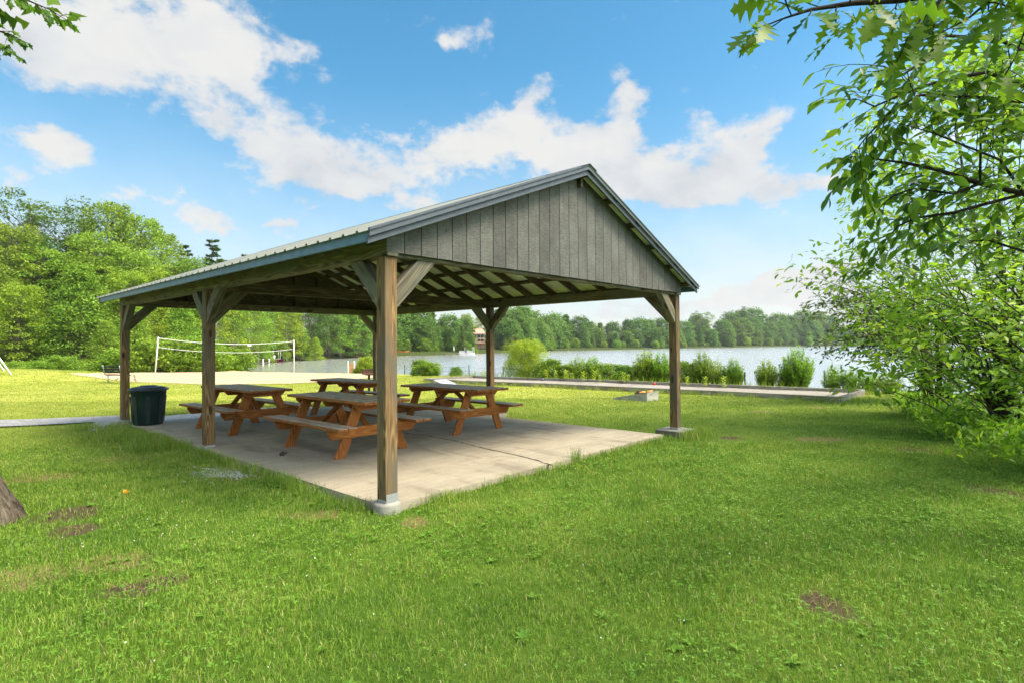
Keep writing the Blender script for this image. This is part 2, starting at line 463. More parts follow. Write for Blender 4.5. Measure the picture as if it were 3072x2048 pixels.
def make_lawn():
    t = NT('lawn_soil'); p = t.pos()
    sx = t.n('ShaderNodeSeparateXYZ'); t.l(p, sx.inputs[0])
    n1 = t.noise(p, .33, 4, .6); n2 = t.noise(p, 1.7, 5, .65); n3 = t.noise(p, 14, 4, .7); n4 = t.noise(t.vmul(p, (1, 1, .2)), 70, 2, .6)
    dry = t.math('MULTIPLY', t.remap(t.math('ADD', sx.outputs['Y'], t.math('MULTIPLY', sx.outputs['X'], -.35)), 7.0, 22.5), .95)
    f = t.math('ADD', t.math('MULTIPLY', n1, .35), t.math('MULTIPLY', n2, .35))
    f = t.math('ADD', f, t.math('MULTIPLY', n3, .2)); f = t.math('ADD', f, t.math('MULTIPLY', n4, .1))
    g1 = t.ramp(f, [(.34, (.035, .080, .010)), (.5, (.080, .140, .018)), (.66, (.16, .20, .035))])
    g2 = t.ramp(f, [(.34, (.17, .22, .024)), (.48, (.30, .32, .044)), (.58, (.41, .40, .085)), (.68, (.50, .45, .16))])
    c = t.mix(dry, g1, g2)
    dn = t.noise(p, 5, 4, .7)
    for i, (q, a, b) in enumerate(DIRT_P):
        v = t.n('ShaderNodeVectorMath', operation='SUBTRACT'); t.l(p, v.inputs[0]); v.inputs[1].default_value = q
        ln = t.n('ShaderNodeVectorMath', operation='LENGTH'); t.l(t.vmul(v.outputs[0], (1/a, 1/(b*2.2), 0)), ln.inputs[0])
        d = t.math('ADD', ln.outputs['Value'], t.math('MULTIPLY_ADD', dn, 1.6, -.8))
        k = t.remap(d, .55, 1.1, 1, 0)
        c = t.mix(k, c, (.085, .060, .038, 1) if i in BARE else (.20, .155, .065, 1))
    far = t.remap(sx.outputs['Y'], 60, 90)
    wood_c = t.ramp(n2, [(.35, (.030, .040, .012)), (.65, (.075, .10, .022))])
    c = t.mix(far, c, wood_c)
    return t.done(t.prin(c, .95, .05, 0, t.bump(t.math('ADD', n3, n4), .6, .03)))
M['lawn'] = make_lawn()

def make_grass():
    t = NT('grass_blade'); p = t.pos()
    sx = t.n('ShaderNodeSeparateXYZ'); t.l(p, sx.inputs[0])
    n1 = t.noise(p, .33, 4, .6); n2 = t.noise(p, 2.4, 5, .7)
    ti = t.attr('tint')
    dry = t.math('MULTIPLY', t.remap(t.math('ADD', sx.outputs['Y'], t.math('MULTIPLY', sx.outputs['X'], -.35)), 7.0, 22.5), .95)
    f = t.math('ADD', t.math('MULTIPLY', n1, .34), t.math('MULTIPLY', n2, .44))
    f = t.math('ADD', f, t.math('MULTIPLY_ADD', ti, .3, -.04))
    g1 = t.ramp(f, [(.30, (.052, .130, .014)), (.42, (.138, .262, .026)), (.54, (.255, .385, .044)), (.68, (.45, .48, .11))])
    g2 = t.ramp(f, [(.30, (.16, .25, .025)), (.44, (.28, .355, .042)), (.57, (.40, .425, .085)), (.70, (.53, .49, .17))])
    c = t.mix(dry, g1, g2)
    c = t.mix(t.remap(ti, .90, .94), c, (.50, .43, .20, 1))      # dead straw-coloured blades
    a = t.prin(c, .5, .25)
    tr = t.n('ShaderNodeBsdfTranslucent'); t.l(c, tr.inputs[0])
    mx = t.n('ShaderNodeMixShader'); mx.inputs[0].default_value = .35; t.l(a, mx.inputs[1]); t.l(tr.outputs[0], mx.inputs[2])
    return t.done(mx.outputs[0])
M['grass'] = make_grass()

def leafmat(name, cols, trans=.4, rough=.5, spec=.25, hue=.03, val=.3, tcol=1.15):
    t = NT(name)
    ti = t.attr('tint'); obr = t.n('ShaderNodeObjectInfo').outputs['Random']
    c = t.ramp(ti, [(i/(len(cols)-1), x) for i, x in enumerate(cols)])
    hv = t.n('ShaderNodeHueSaturation'); t.l(c, hv.inputs['Color'])
    t.l(t.math('MULTIPLY_ADD', obr, hue, .5-hue/2), hv.inputs['Hue'])
    r2 = t.math('FRACT', t.math('MULTIPLY', obr, 7.31))
    t.l(t.math('MULTIPLY_ADD', r2, val, 1-val/2), hv.inputs['Value'])
    c = hv.outputs[0]
    a = t.prin(c, rough, spec)
    tr = t.n('ShaderNodeBsdfTranslucent')
    t.l(t.mix(1.0, c, (tcol*1.1, tcol*1.05, .75, 1), 'MULTIPLY'), tr.inputs[0])
    mx = t.n('ShaderNodeMixShader'); mx.inputs[0].default_value = trans; t.l(a, mx.inputs[1]); t.l(tr.outputs[0], mx.inputs[2])
    return t.done(mx.outputs[0])
M['leaf_far'] = leafmat('far_foliage', [(.048, .108, .020), (.105, .200, .034), (.185, .285, .048)], .3, .6, .15, .03, .4)
M['leaf_mid'] = leafmat('maple_foliage', [(.070, .145, .016), (.18, .295, .030), (.33, .43, .050)], .35, .55, .2, .035, .35)
M['leaf_lime'] = leafmat('lime_foliage', [(.13, .21, .018), (.26, .37, .030), (.42, .50, .055)], .4, .55, .2, .02, .2)
M['leaf_pine'] = leafmat('pine_needles', [(.04, .085, .028), (.075, .14, .042), (.12, .20, .06)], .25, .6, .2, .02, .25)
M['leaf_shrub'] = leafmat('shrub_foliage', [(.065, .145, .014), (.165, .295, .025), (.33, .45, .045)], .4, .5, .25, .03, .25)
M['leaf_cherry'] = leafmat('cherry_leaf', [(.055, .140, .016), (.12, .245, .024), (.25, .38, .04)], .56, .4, .3, .0, .0)
M['leaf_oak'] = leafmat('oak_leaf', [(.065, .16, .012), (.14, .265, .018), (.26, .37, .03)], .6, .4, .3, .0, .0)
M['leaf_bush'] = leafmat('bright_bush_leaf', [(.095, .215, .016), (.22, .39, .028), (.42, .55, .055)], .58, .42, .3, .015, .15)
M['leaf_alder'] = leafmat('alder_leaf', [(.045, .085, .018), (.10, .155, .026), (.20, .26, .045)], .42, .5, .3, .0, .0)
M['clover'] = leafmat('clover_leaf', [(.075, .19, .02), (.15, .30, .03), (.25, .40, .05)], .4, .5, .3, 0, 0)
M['dead_leaf'] = leafmat('yellow_fallen_leaf', [(.45, .16, .015), (.62, .36, .02)], .2, .6, .2, 0, 0)

def make_bark(name, a, b, sc=1.0, horiz=False):
    t = NT(name); g = t.attr('gc', True)
    n = t.noise(t.vmul(g, (4, 26, 26) if not horiz else (22, 6, 6)), 1.5*sc, 5, .7, .5)
    n2 = t.noise(g, 3, 4, .6)
    f = t.math('ADD', t.math('MULTIPLY', n, .7), t.math('MULTIPLY', n2, .3))
    c = t.ramp(f, [(.35, a), (.65, b)])
    return t.done(t.prin(c, .9, .1, 0, t.bump(f, .9, .03)))
M['bark'] = make_bark('grey_brown_bark', (.035, .028, .02, 1), (.17, .14, .105, 1))
M['bark_big'] = make_bark('furrowed_bark', (.02, .015, .010, 1), (.20, .165, .12, 1), .8)
M['birch'] = make_bark('pale_birch_bark', (.13, .12, .11, 1), (.44, .42, .38, 1), 1, True)
M['twig'] = make_bark('dark_twig_bark', (.018, .014, .011, 1), (.06, .048, .038, 1))

def make_water():
    t = NT('lake_water'); p = t.pos()
    n1 = t.noise(t.vmul(p, (1, 1.7, 1)), 1.6, 4, .65, .4)
    n2 = t.noise(t.vmul(p, (1, 1.4, 1)), 7.0, 3, .6)
    n3 = t.noise(p, .05, 2, .5)
    h = t.math('ADD', n1, t.math('MULTIPLY', n2, .35))
    bp = t.n('ShaderNodeBump'); bp.inputs['Distance'].default_value = .12
    sx = t.n('ShaderNodeSeparateXYZ'); t.l(p, sx.inputs[0])
    calm = t.remap(t.math('ADD', sx.outputs['X'], t.math('MULTIPLY', n3, 14.0)), -10, 6, .07, 1.0)      # the wooded inlet lies sheltered
    t.l(t.math('MULTIPLY', t.remap(n3, .35, .6, .35, .6), calm), bp.inputs['Strength']); t.l(h, bp.inputs['Height'])
    x = t.n('ShaderNodeBsdfPrincipled')
    x.inputs['Base Color'].default_value = (.84, .80, .76, 1); x.inputs['Roughness'].default_value = .20; x.inputs['Metallic'].default_value = .8
    x.inputs['IOR'].default_value = 1.33; x.inputs['Specular IOR Level'].default_value = .5
    t.l(bp.outputs[0], x.inputs['Normal'])
    return t.done(x.outputs[0])
M['water'] = make_water()
# ------------------------------------------------------------------ sky and sun
SUN_EL, SUN_AZ = R(54), math.atan2(.97, -.24)        # azimuth from +Y towards +X
sdir = Vector((math.sin(SUN_AZ)*math.cos(SUN_EL), math.cos(SUN_AZ)*math.cos(SUN_EL), math.sin(SUN_EL)))
sl = bpy.data.lights.new('sun', 'SUN'); sl.energy = 2.5; sl.angle = R(22); sl.color = (1, .90, .72)
so = bpy.data.objects.new('sun', sl); COL.objects.link(so)
so.rotation_euler = (-sdir).to_track_quat('-Z', 'Y').to_euler()
so.location = (30, -10, 40)

CLOUDS = [  # photo px/1.306: cx, cy, rx, ry, strength
    (330, 85, 310, 125, 1.1), (150, 150, 200, 85, .95), (510, 60, 120, 100, 1.0), (100, 60, 170, 80, .8), (540, 150, 70, 60, .8),
    (490, 268, 64, 50, .95), (592, 212, 46, 36, .55),
    (690, 335, 130, 95, 1.0), (600, 345, 70, 45, .7), (770, 385, 100, 50, .7), (690, 415, 80, 30, .5),
    (860, 425, 80, 30, .85), (960, 375, 95, 62, .85), (1065, 350, 110, 62, .95), (1150, 310, 80, 55, .85), (1215, 265, 55, 50, .8), (1240, 212, 38, 42, .75), 
    (1300, 335, 120, 65, 1.0), (1395, 300, 80, 48, .95), (1455, 245, 34, 62, .9), (1460, 185, 26, 35, .6), (1350, 400, 150, 60, .9),
    (1480, 400, 170, 72, 1.0), (1610, 425, 120, 62, .95), (1745, 295, 105, 48, 1.0), (1690, 350, 70, 36, .8), (1610, 290, 50, 55, .5),
    (1760, 425, 150, 52, .85), (1900, 420, 130, 42, .8), (1750, 485, 80, 40, .6), (2150, 300, 140, 80, .7),
    (1065, 88, 66, 28, .85), (1110, 62, 32, 22, .6), (1030, 105, 30, 20, .5), (705, 128, 58, 26, .6), (670, 150, 30, 22, .4),
    (80, 315, 170, 45, .75), (175, 360, 85, 34, .95), (40, 410, 130, 50, .85), (300, 470, 70, 34, .8), (400, 420, 200, 40, .3),
    (485, 500, 90, 40, 1.0), (655, 515, 60, 28, 1.1), (700, 460, 45, 18, .75), (960, 478, 110, 30, .9),
    (1760, 655, 130, 50, 1.1), (1870, 635, 110, 42, 1.1), (1650, 705, 200, 32, .8), (1620, 580, 40, 14, .4), (1400, 720, 180, 30, .8), (1950, 690, 200, 40, .9)]
def make_world():
    w = bpy.data.worlds.new('World'); S.world = w; w.use_nodes = True
    t = NT.__new__(NT); t.t = w.node_tree; t.t.nodes.clear()
    out = t.n('ShaderNodeOutputWorld'); bg = t.n('ShaderNodeBackground')
    sky = t.n('ShaderNodeTexSky', sky_type='NISHITA')
    sky.sun_disc = False; sky.sun_elevation = SUN_EL; sky.sun_rotation = SUN_AZ
    sky.altitude = 0; sky.air_density = 1.0; sky.dust_density = .6; sky.ozone_density = 2.0
    hs = t.n('ShaderNodeHueSaturation'); hs.inputs['Saturation'].default_value = 1.30; hs.inputs['Value'].default_value = .66; hs.inputs['Hue'].default_value = .480
    t.l(sky.outputs[0], hs.inputs['Color'])
    D = t.n('ShaderNodeTexCoord').outputs['Generated']
    sx = t.n('ShaderNodeSeparateXYZ'); t.l(D, sx.inputs[0])
    az = t.math('ARCTAN2', sx.outputs['X'], sx.outputs['Y']); el = t.math('ARCSINE', sx.outputs['Z'])
    # wisps: one noise drags the outlines about, another frays them
    dv = t.vmul(D, (1, 1, 1.5))
    wn = t.n('ShaderNodeTexNoise'); wn.inputs['Scale'].default_value = 7; wn.inputs['Detail'].default_value = 6; wn.inputs['Roughness'].default_value = .6
    t.l(dv, wn.inputs['Vector'])
    ws = t.n('ShaderNodeSeparateColor'); t.l(wn.outputs['Color'], ws.inputs[0])
    az2 = t.math('ADD', az, t.math('MULTIPLY_ADD', ws.outputs[0], .13, -.065))
    el2 = t.math('ADD', el, t.math('MULTIPLY_ADD', ws.outputs[1], .10, -.05))
    tot = None
    for cx, cy, rx, ry, st in CLOUDS:
        px, py = cx*1.3061, cy*1.3061
        v = ray(px, py).normalized(); a0 = math.atan2(v.x, v.y); e0 = math.asin(v.z)
        v1 = ray(px+rx*1.3061, py).normalized(); v2 = ray(px, py-ry*1.3061).normalized()
        ra = abs(math.atan2(v1.x, v1.y)-a0); re = abs(math.asin(v2.z)-e0); ra *= 1.12; re *= 1.12
        dx = t.math('MULTIPLY_ADD', az2, 1/ra, -a0/ra); dy = t.math('MULTIPLY_ADD', el2, 1/re, -e0/re)
        d2 = t.math('ADD', t.math('MULTIPLY', dx, dx), t.math('MULTIPLY', dy, dy))
        k = t.math('MULTIPLY', t.math('POWER', 2.718, t.math('MULTIPLY', d2, -1.35)), st)
        tot = k if tot is None else t.math('ADD', tot, k)
    fr = t.noise(dv, 13, 9, .60, .4); fr2 = t.noise(dv, 3.2, 4, .55)
    # unseen clouds added all round the rest of the sky, as fill light
    back = t.math('MULTIPLY', t.remap(fr2, .40, .58), t.remap(sx.outputs['Y'], .42, .12))
    tot = t.math('ADD', tot, back)
    dens = t.math('ADD', t.math('MULTIPLY', tot, 1.0), t.math('ADD', t.math('MULTIPLY_ADD', fr, 2.0, -1.18), t.math('MULTIPLY_ADD', t.noise(dv, 34, 6, .65), 1.35, -.675)))
    a = t.remap(dens, .08, 1.0)
    # thin veil towards the horizon
    veil = t.math('MULTIPLY', t.math('POWER', t.remap(el, .50, .0), 1.4), t.math('MULTIPLY_ADD', fr2, .6, .42))
    a = t.math('MAXIMUM', a, veil)
    a = t.math('MULTIPLY', a, t.remap(el, -.05, .0))
    shade = t.math('ADD', t.math('MULTIPLY', fr2, .6), t.math('MULTIPLY', fr, .4))
    cc = t.ramp(shade, [(.36, (.76, .81, .87)), (.47, (.92, .945, .97)), (.58, (1.02, 1.02, 1.0))])
    # unseen clouds round the sun made far brighter than those opposite, for fill
    dt = t.n('ShaderNodeVectorMath', operation='DOT_PRODUCT'); t.l(D, dt.inputs[0]); dt.inputs[1].default_value = sdir
    glow = t.remap(dt.outputs['Value'], .38, .90, 2.6, 28.0)
    cs = t.n('ShaderNodeVectorMath', operation='SCALE'); t.l(cc, cs.inputs[0]); t.l(glow, cs.inputs['Scale'])
    col = t.mix(a, hs.outputs[0], cs.outputs[0])
    t.l(col, bg.inputs[0]); bg.inputs[1].default_value = .115
    t.l(bg.outputs[0], out.inputs[0])
    w.cycles.sampling_method = 'MANUAL'; w.cycles.sample_map_resolution = 512
make_world()
S.view_settings.view_transform = 'Standard'; S.view_settings.look = 'None'
S.view_settings.exposure = 1.5; S.view_settings.gamma = 1.0
S.cycles.use_denoising = True
S.cycles.max_bounces = 8; S.cycles.diffuse_bounces = 4; S.cycles.glossy_bounces = 3; S.cycles.transmission_bounces = 4; S.cycles.transparent_max_bounces = 6
S.cycles.sample_clamp_indirect = 6.0
S.cycles.use_adaptive_sampling = True; S.cycles.adaptive_threshold = .012

# ------------------------------------------------------------------ lawn, lake, sand, path, slab
PX, PY, TH = -1.194, 5.272, R(47.81)
W, L = 6.033, 9.06
cth, sth = math.cos(TH), math.sin(TH)
def loc(a, b, z=0.0): return Vector((PX+a*cth-b*sth, PY+a*sth+b*cth, z))
def unloc(X, Y): return (X-PX)*cth+(Y-PY)*sth, -(X-PX)*sth+(Y-PY)*cth

def make_terrain():
    rad = np.concatenate([[.02, .3, .6, .9], np.arange(1.2, 62, .42), np.geomspace(62.5, 900, 72)])
    na = 560
    th = np.linspace(0, 2*np.pi, na, endpoint=False)
    X = rad[:, None]*np.sin(th)[None]; Y = rad[:, None]*np.cos(th)[None]
    Z = zt(X, Y)
    far = sstep(650, 900, np.hypot(X, Y)); Z = Z*(1-far) + 6*far
    V = np.stack([X, Y, Z], -1).reshape(-1, 3)
    i, j = np.meshgrid(np.arange(len(rad)-1), np.arange(na), indexing='ij')
    j2 = (j+1) % na
    q = np.stack([i*na+j, (i+1)*na+j, (i+1)*na+j2, i*na+j2], -1).reshape(-1, 4)[:, ::-1]
    me = np_mesh('lawn', V, q.ravel(), np.arange(len(q))*4, M['lawn'], smooth=True)
    o = link('lawn', me); tag(o, kind='structure')
make_terrain()
mb = MB(); mb.add([(-60, 5, ZW), (640, 5, ZW), (640, 640, ZW), (-60, 640, ZW)], [(0, 1, 2, 3)])
tag(mb.build('lake', M['water']), kind='structure')

def make_haze():
    t = NT('lake_air'); v = t.n('ShaderNodeVolumePrincipled')
    v.inputs['Color'].default_value = (.92, .96, 1.0, 1); v.inputs['Density'].default_value = .00018; v.inputs['Anisotropy'].default_value = .2
    t.l(v.outputs[0], t.out.inputs['Volume'])
    mb = MB(); mb.box(-950, 950, -950, 950, -5.5, 60); o = mb.build('haze', t.m)
    tag(o, 'thin summer haze over the lake', 'haze', kind='stuff')
make_haze()
S.cycles.volume_bounces = 0; S.cycles.volume_max_steps = 64

def loft(name, A, B, mat, nx=90, ny=14, lift=.012, edge=0):
    """sheet between two ground polylines that follows the terrain"""
    def res(P, n):
        P = np.array([(p[0], p[1]) for p in P]); s = np.concatenate([[0], np.cumsum(np.hypot(*np.diff(P, axis=0).T))]); t = np.linspace(0, s[-1], n)
        return np.stack([np.interp(t, s, P[:, 0]), np.interp(t, s, P[:, 1])], 1)
    a, b = res(A, nx), res(B, nx)
    if edge: a = a + npr.normal(size=a.shape)*edge; b = b + npr.normal(size=b.shape)*edge
    k = np.linspace(0, 1, ny)[:, None, None]
    P = a[None]*(1-k)+b[None]*k
    Z = zt(P[..., 0], P[..., 1])+lift
    V = np.dstack([P, Z]).reshape(-1, 3)
    i, j = np.meshgrid(np.arange(ny-1), np.arange(nx-1), indexing='ij')
    q = np.stack([i*nx+j, i*nx+j+1, (i+1)*nx+j+1, (i+1)*nx+j], -1).reshape(-1, 4)
    me = np_mesh(name, V, q.ravel(), np.arange(len(q))*4, mat, smooth=True)
    o = link(name, me); tag(o, kind='structure')
    return np.concatenate([a, b[::-1]])
SAND_LO = [ground(*p) for p in [(205, 1121), (330, 1137), (450, 1147), (600, 1152), (760, 1152), (900, 1149), (1020, 1142), (1110, 1133), (1165, 1127)]]
SAND_HI = [ground(*p) for p in [(235, 1119.5), (330, 1119), (420, 1116.5), (600, 1113.5), (760, 1112.5), (880, 1112.5), (960, 1114), (1060, 1118), (1170, 1125)]]
SAND_POLY = loft('sand_court', SAND_LO, SAND_HI, M['sand'], lift=.02, edge=.06)
PATH_A = [loc(5.3, 8.52), loc(3.2, 8.5), loc(.2, 8.5), loc(-.6, 8.9), ground(287, 1268), ground(150, 1276), ground(0, 1283), (-16, 10.0)]
PATH_B = [loc(5.4, 9.75), loc(3.2, 9.75), loc(1.2, 9.75), loc(.45, 9.9), ground(360, 1249), ground(180, 1256), ground(0, 1262), (-16, 11.4)]
PATH_POLY = loft('path', PATH_A, PATH_B, M['paver'], lift=.03)
GRIT_A = [loc(.6, 9.8), loc(2.5, 9.8), loc(4.6, 9.8)]
GRIT_B = [loc(.8, 10.6), loc(2.5, 10.9), loc(4.6, 10.7)]
GRIT_POLY = loft('gravel_path', GRIT_A, GRIT_B, M['gravel'], lift=.02, edge=.05, nx=40)

def make_slab():
    A1, B1 = 5.5, 8.45
    o = None
    mb = MB()
    # four bays with open joints between them; the front crack runs irregularly
    j = .008
    def crackline(x0, x1, y0, y1, n, amp):
        return [(x0+(x1-x0)*i/n + rnd.uniform(-.3, .3)*amp, y0+(y1-y0)*i/n + (rnd.uniform(-1, 1)*amp if 0 < i < n else 0)) for i in range(n+1)]
    mb.box(0, A1, 0, B1, -.14, 0)
    # joint and crack as narrow inlaid strips
    def strip(P, w):
        vs = []
        for i, (x, y) in enumerate(P):
            a = P[max(i-1, 0)]; b = P[min(i+1, len(P)-1)]
            d = Vector((b[0]-a[0], b[1]-a[1])).normalized(); n = Vector((-d.y, d.x))
            ww = w*rnd.uniform(.5, 1.5)
            vs += [(x+n.x*ww, y+n.y*ww, .003), (x-n.x*ww, y-n.y*ww, .003)]
        mb.add(vs, [(2*i, 2*i+1, 2*i+3, 2*i+2) for i in range(len(P)-1)], None, 1)
    return mb, strip, crackline, A1, B1
mb, strip, crackline, A1, B1 = make_slab()
def g2l(px, py):
    p = atz(px, py, 0); return unloc(p.x, p.y)
cr1 = [g2l(*p) for p in [(1655, 1394), (1610, 1380), (1560, 1366), (1500, 1354), (1440, 1341), (1405, 1332), (1370, 1322), (1330, 1315), (1290, 1308), (1240, 1301), (1195, 1295), (1130, 1288)]]
fine = []
for (x0, y0), (x1, y1) in zip(cr1[:-1], cr1[1:]):
    for k in range(5): fine.append((x0+(x1-x0)*k/5+rnd.uniform(-.012, .012), y0+(y1-y0)*k/5+rnd.uniform(-.012, .012)))
strip(fine, .014)
cj = [g2l(*p) for p in [(642, 1336), (700, 1330), (760, 1322), (840, 1312), (950, 1299), (1080, 1284)]]
fine = []
for (x0, y0), (x1, y1) in zip(cj[:-1], cj[1:]):
    for k in range(6): fine.append((x0+(x1-x0)*k/6+rnd.uniform(-.004, .004), y0+(y1-y0)*k/6+rnd.uniform(-.004, .004)))
strip(fine, .006)
slab = mb.build('concrete_slab', [M['slab'], M['crack']])
slab.location = (PX, PY, 0); slab.rotation_euler = (0, 0, TH)
tag(slab, kind='structure')

# ------------------------------------------------------------------ grass
def inpoly(P, X, Y):
    ins = np.zeros(X.shape, bool); n = len(P)
    for i in range(n):
        ax, ay = P[i][:2]; bx, by = P[(i+1) % n][:2]
        if ay == by: continue
        c = ((ay > Y) != (by > Y)) & (X < ax + (Y-ay)*(bx-ax)/(by-ay)); ins ^= c
    return ins
BA = loc(0, 0)*0 + Vector((9.44, 16.2, 0)); BW, BL = 3.5, 18.9
u_, w_ = Vector((-sth, cth, 0)), Vector((cth, sth, 0))
BOCCE = [BA, BA+w_*BW, BA+w_*BW+u_*BL, BA+u_*BL]
def vnoise(X, Y, s, seed):
    """smooth value noise on the plane"""
    g = np.random.default_rng(seed).random((64, 64)); x, y = X/s+1000, Y/s+1000
    xi, yi = np.floor(x).astype(int), np.floor(y).astype(int); fx, fy = x-xi, y-yi
    fx, fy = fx*fx*(3-2*fx), fy*fy*(3-2*fy)
    q = lambda i, j: g[i % 64, j % 64]
    return (q(xi, yi)*(1-fx)+q(xi+1, yi)*fx)*(1-fy)+(q(xi, yi+1)*(1-fx)+q(xi+1, yi+1)*fx)*fy
def lawn_mask(X, Y, bare=True):
    a, b = unloc(X, Y)
    ok = ~((a > -.02) & (a < A1+.02) & (b > -.02) & (b < B1+.02))
    ok &= ~(((a+.07-.14)**2+(b-.07)**2 < .14**2))
    ok &= ~((a > W-.17) & (a < W+.36) & (b > -.2) & (b < .33))
    for P in (PATH_POLY, SAND_POLY, BOCCE, GRIT_POLY): ok &= ~inpoly(P, X, Y)
    ok &= lake_sd(X, Y) > .5
    if bare:
        for i, (q, ra, rb) in enumerate(DIRT_P):
            d = np.hypot((X-q.x)/ra, (Y-q.y)/(rb*2.2)) + (vnoise(X, Y, .12, 30+i)-.5)*1.1
            k = np.clip((d-.55)/.55, 0, 1)
            ok &= npr.random(X.shape) < np.maximum(k, .28 if i in BARE else .55)
    return ok
def scatter(y0, y1, n, margin=1.2):
    Y = np.sqrt(npr.random(n)*(y1*y1-y0*y0)+y0*y0)
    X = (npr.random(n)*2-1)*(.93*Y+margin)
    return X, Y
def make_grass_mesh():
    Vs, Ls, Ss, Ts = [], [], [], []; vb = lb = 0
    def emit(X, Y, h, wd, lean, seg):
        nonlocal vb, lb
        n = len(X); Z = zt(X, Y)-.004
        th = npr.random(n)*2*np.pi
        fx, fy = np.cos(th), np.sin(th)
        ld = npr.random(n)*2*np.pi; lx, ly = np.cos(ld)*lean*h, np.sin(ld)*lean*h
        base = np.stack([X, Y, Z], 1); side = np.stack([fx, fy, fx*0], 1)*wd[:, None]/2
        tip = base + np.stack([lx, ly, h*np.sqrt(np.maximum(1-lean**2, .1))], 1)
        tint = np.where(npr.random(n) < .045, .97, np.clip(npr.normal(.5, .22, n), 0, .89))
        if seg == 2:
            mid = base + np.stack([lx*.35, ly*.35, h*.62], 1)
            V = np.stack([base-side, base+side, mid+side*.8, mid-side*.8, tip], 1); k = 5
            q = np.arange(n)[:, None]*5
            Lq = np.concatenate([q+[[0, 1, 2, 3]], q+[[3, 2, 4]]], 1).ravel()
            st = (np.arange(n)[:, None]*7+[[0, 4]]).ravel(); nl = 7*n
        else:
            V = np.stack([base-side, base+side, tip], 1); k = 3
            Lq = (np.arange(n)[:, None]*3+[[0, 1, 2]]).ravel(); st = np.arange(n)*3; nl = 3*n
        Vs.append(V.reshape(-1, 3)); Ls.append(Lq+vb); Ss.append(st+lb); Ts.append(np.repeat(tint, k)); vb += n*k; lb += nl
    def band(y0, y1, n, h0, h1, wd, seg):
        X, Y = scatter(y0, y1, n); ok = lawn_mask(X, Y); X, Y = X[ok], Y[ok]
        cl = vnoise(X, Y, .33, 3)*.6+vnoise(X, Y, .9, 4)*.4
        keep = npr.random(len(X)) < .45+.75*cl; X, Y, cl = X[keep], Y[keep], cl[keep]
        h = (h0+(h1-h0)*npr.random(len(X)))*(.6+.75*cl)
        emit(X, Y, h, wd*(.7+.6*npr.random(len(X)))*np.maximum(1, Y/6), npr.random(len(X))*.92, seg)
    band(1.1, 4.6, 190000, .025, .066, .0040, 2)
    band(4.6, 9.0, 380000, .025, .062, .0043, 2)
    band(9.0, 18, 330000, .03, .065, .0048, 1)
    band(18, 36, 260000, .03, .06, .0055, 1)
    # longer uncut tufts: along the slab edges, the footings, the bocce boards
    def tufts(cx, cy, n, spread, h0, h1):
        for x, y in zip(cx, cy):
            X = x+npr.normal(size=n)*spread; Y = y+npr.normal(size=n)*spread
            a, b = unloc(X, Y); ok = ~((a > .035) & (a < A1) & (b > .035) & (b < B1))
            X, Y = X[ok], Y[ok]
            h = h0+(h1-h0)*npr.random(len(X))
            emit(X, Y, h, .004*np.ones(len(X))*(1+.05*y), npr.random(len(X))*.7, 2)
    e = [loc(-.05-abs(rnd.gauss(0, .05)), rnd.uniform(.2, 8.3)) for _ in range(150)]
    tufts([p.x for p in e], [p.y for p in e], 34, .055, .06, .17)
    e = [loc(rnd.uniform(.2, 5.6), -.05-abs(rnd.gauss(0, .05))) for _ in range(90)]
    tufts([p.x for p in e], [p.y for p in e], 24, .05, .05, .14)
    e = [loc(-.25+rnd.gauss(0, .22), rnd.uniform(5.2, 9.4)) for _ in range(70)]       # lush strip by the bin
    tufts([p.x for p in e], [p.y for p in e], 60, .10, .08, .22)
    e = [loc(W+.1+rnd.gauss(0, .28), -.18-abs(rnd.gauss(0, .12))) for _ in range(22)]+[loc(W+.5, rnd.uniform(-.2, .4)) for _ in range(8)]
    tufts([p.x for p in e], [p.y for p in e], 55, .07, .08, .2)
    e = [ground(1725, 1385), ground(1730, 1392), ground(1715, 1390), ground(1310, 1480), ground(1355, 1465), ground(1385, 1460), ground(1560, 1420), ground(1610, 1405)]
    tufts([p.x for p in e], [p.y for p in e], 45, .05, .10, .28)
    e = [BA+u_*rnd.uniform(-.3, BL)-w_*rnd.uniform(.05, .25) for _ in range(160)]+[BA+u_*rnd.uniform(-.3, 9)+w_*(BW+rnd.uniform(.05, .7)) for _ in range(150)]
    tufts([p.x for p in e], [p.y for p in e], 22, .10, .06, .22)
    e = [ground(1940+rnd.uniform(-100, 50), 1204+rnd.uniform(-4, 4)) for _ in range(14)]
    tufts([p.x for p in e], [p.y for p in e], 22, .08, .05, .12)
    # stalks leaning out at the foot of the near post
    me = np_mesh('grass', np.concatenate(Vs), np.concatenate(Ls), np.concatenate(Ss), M['grass'], np.concatenate(Ts))
    tag(link('grass', me), 'short mown green grass with dry yellow patches on the lawn', 'grass', kind='stuff')
make_grass_mesh()

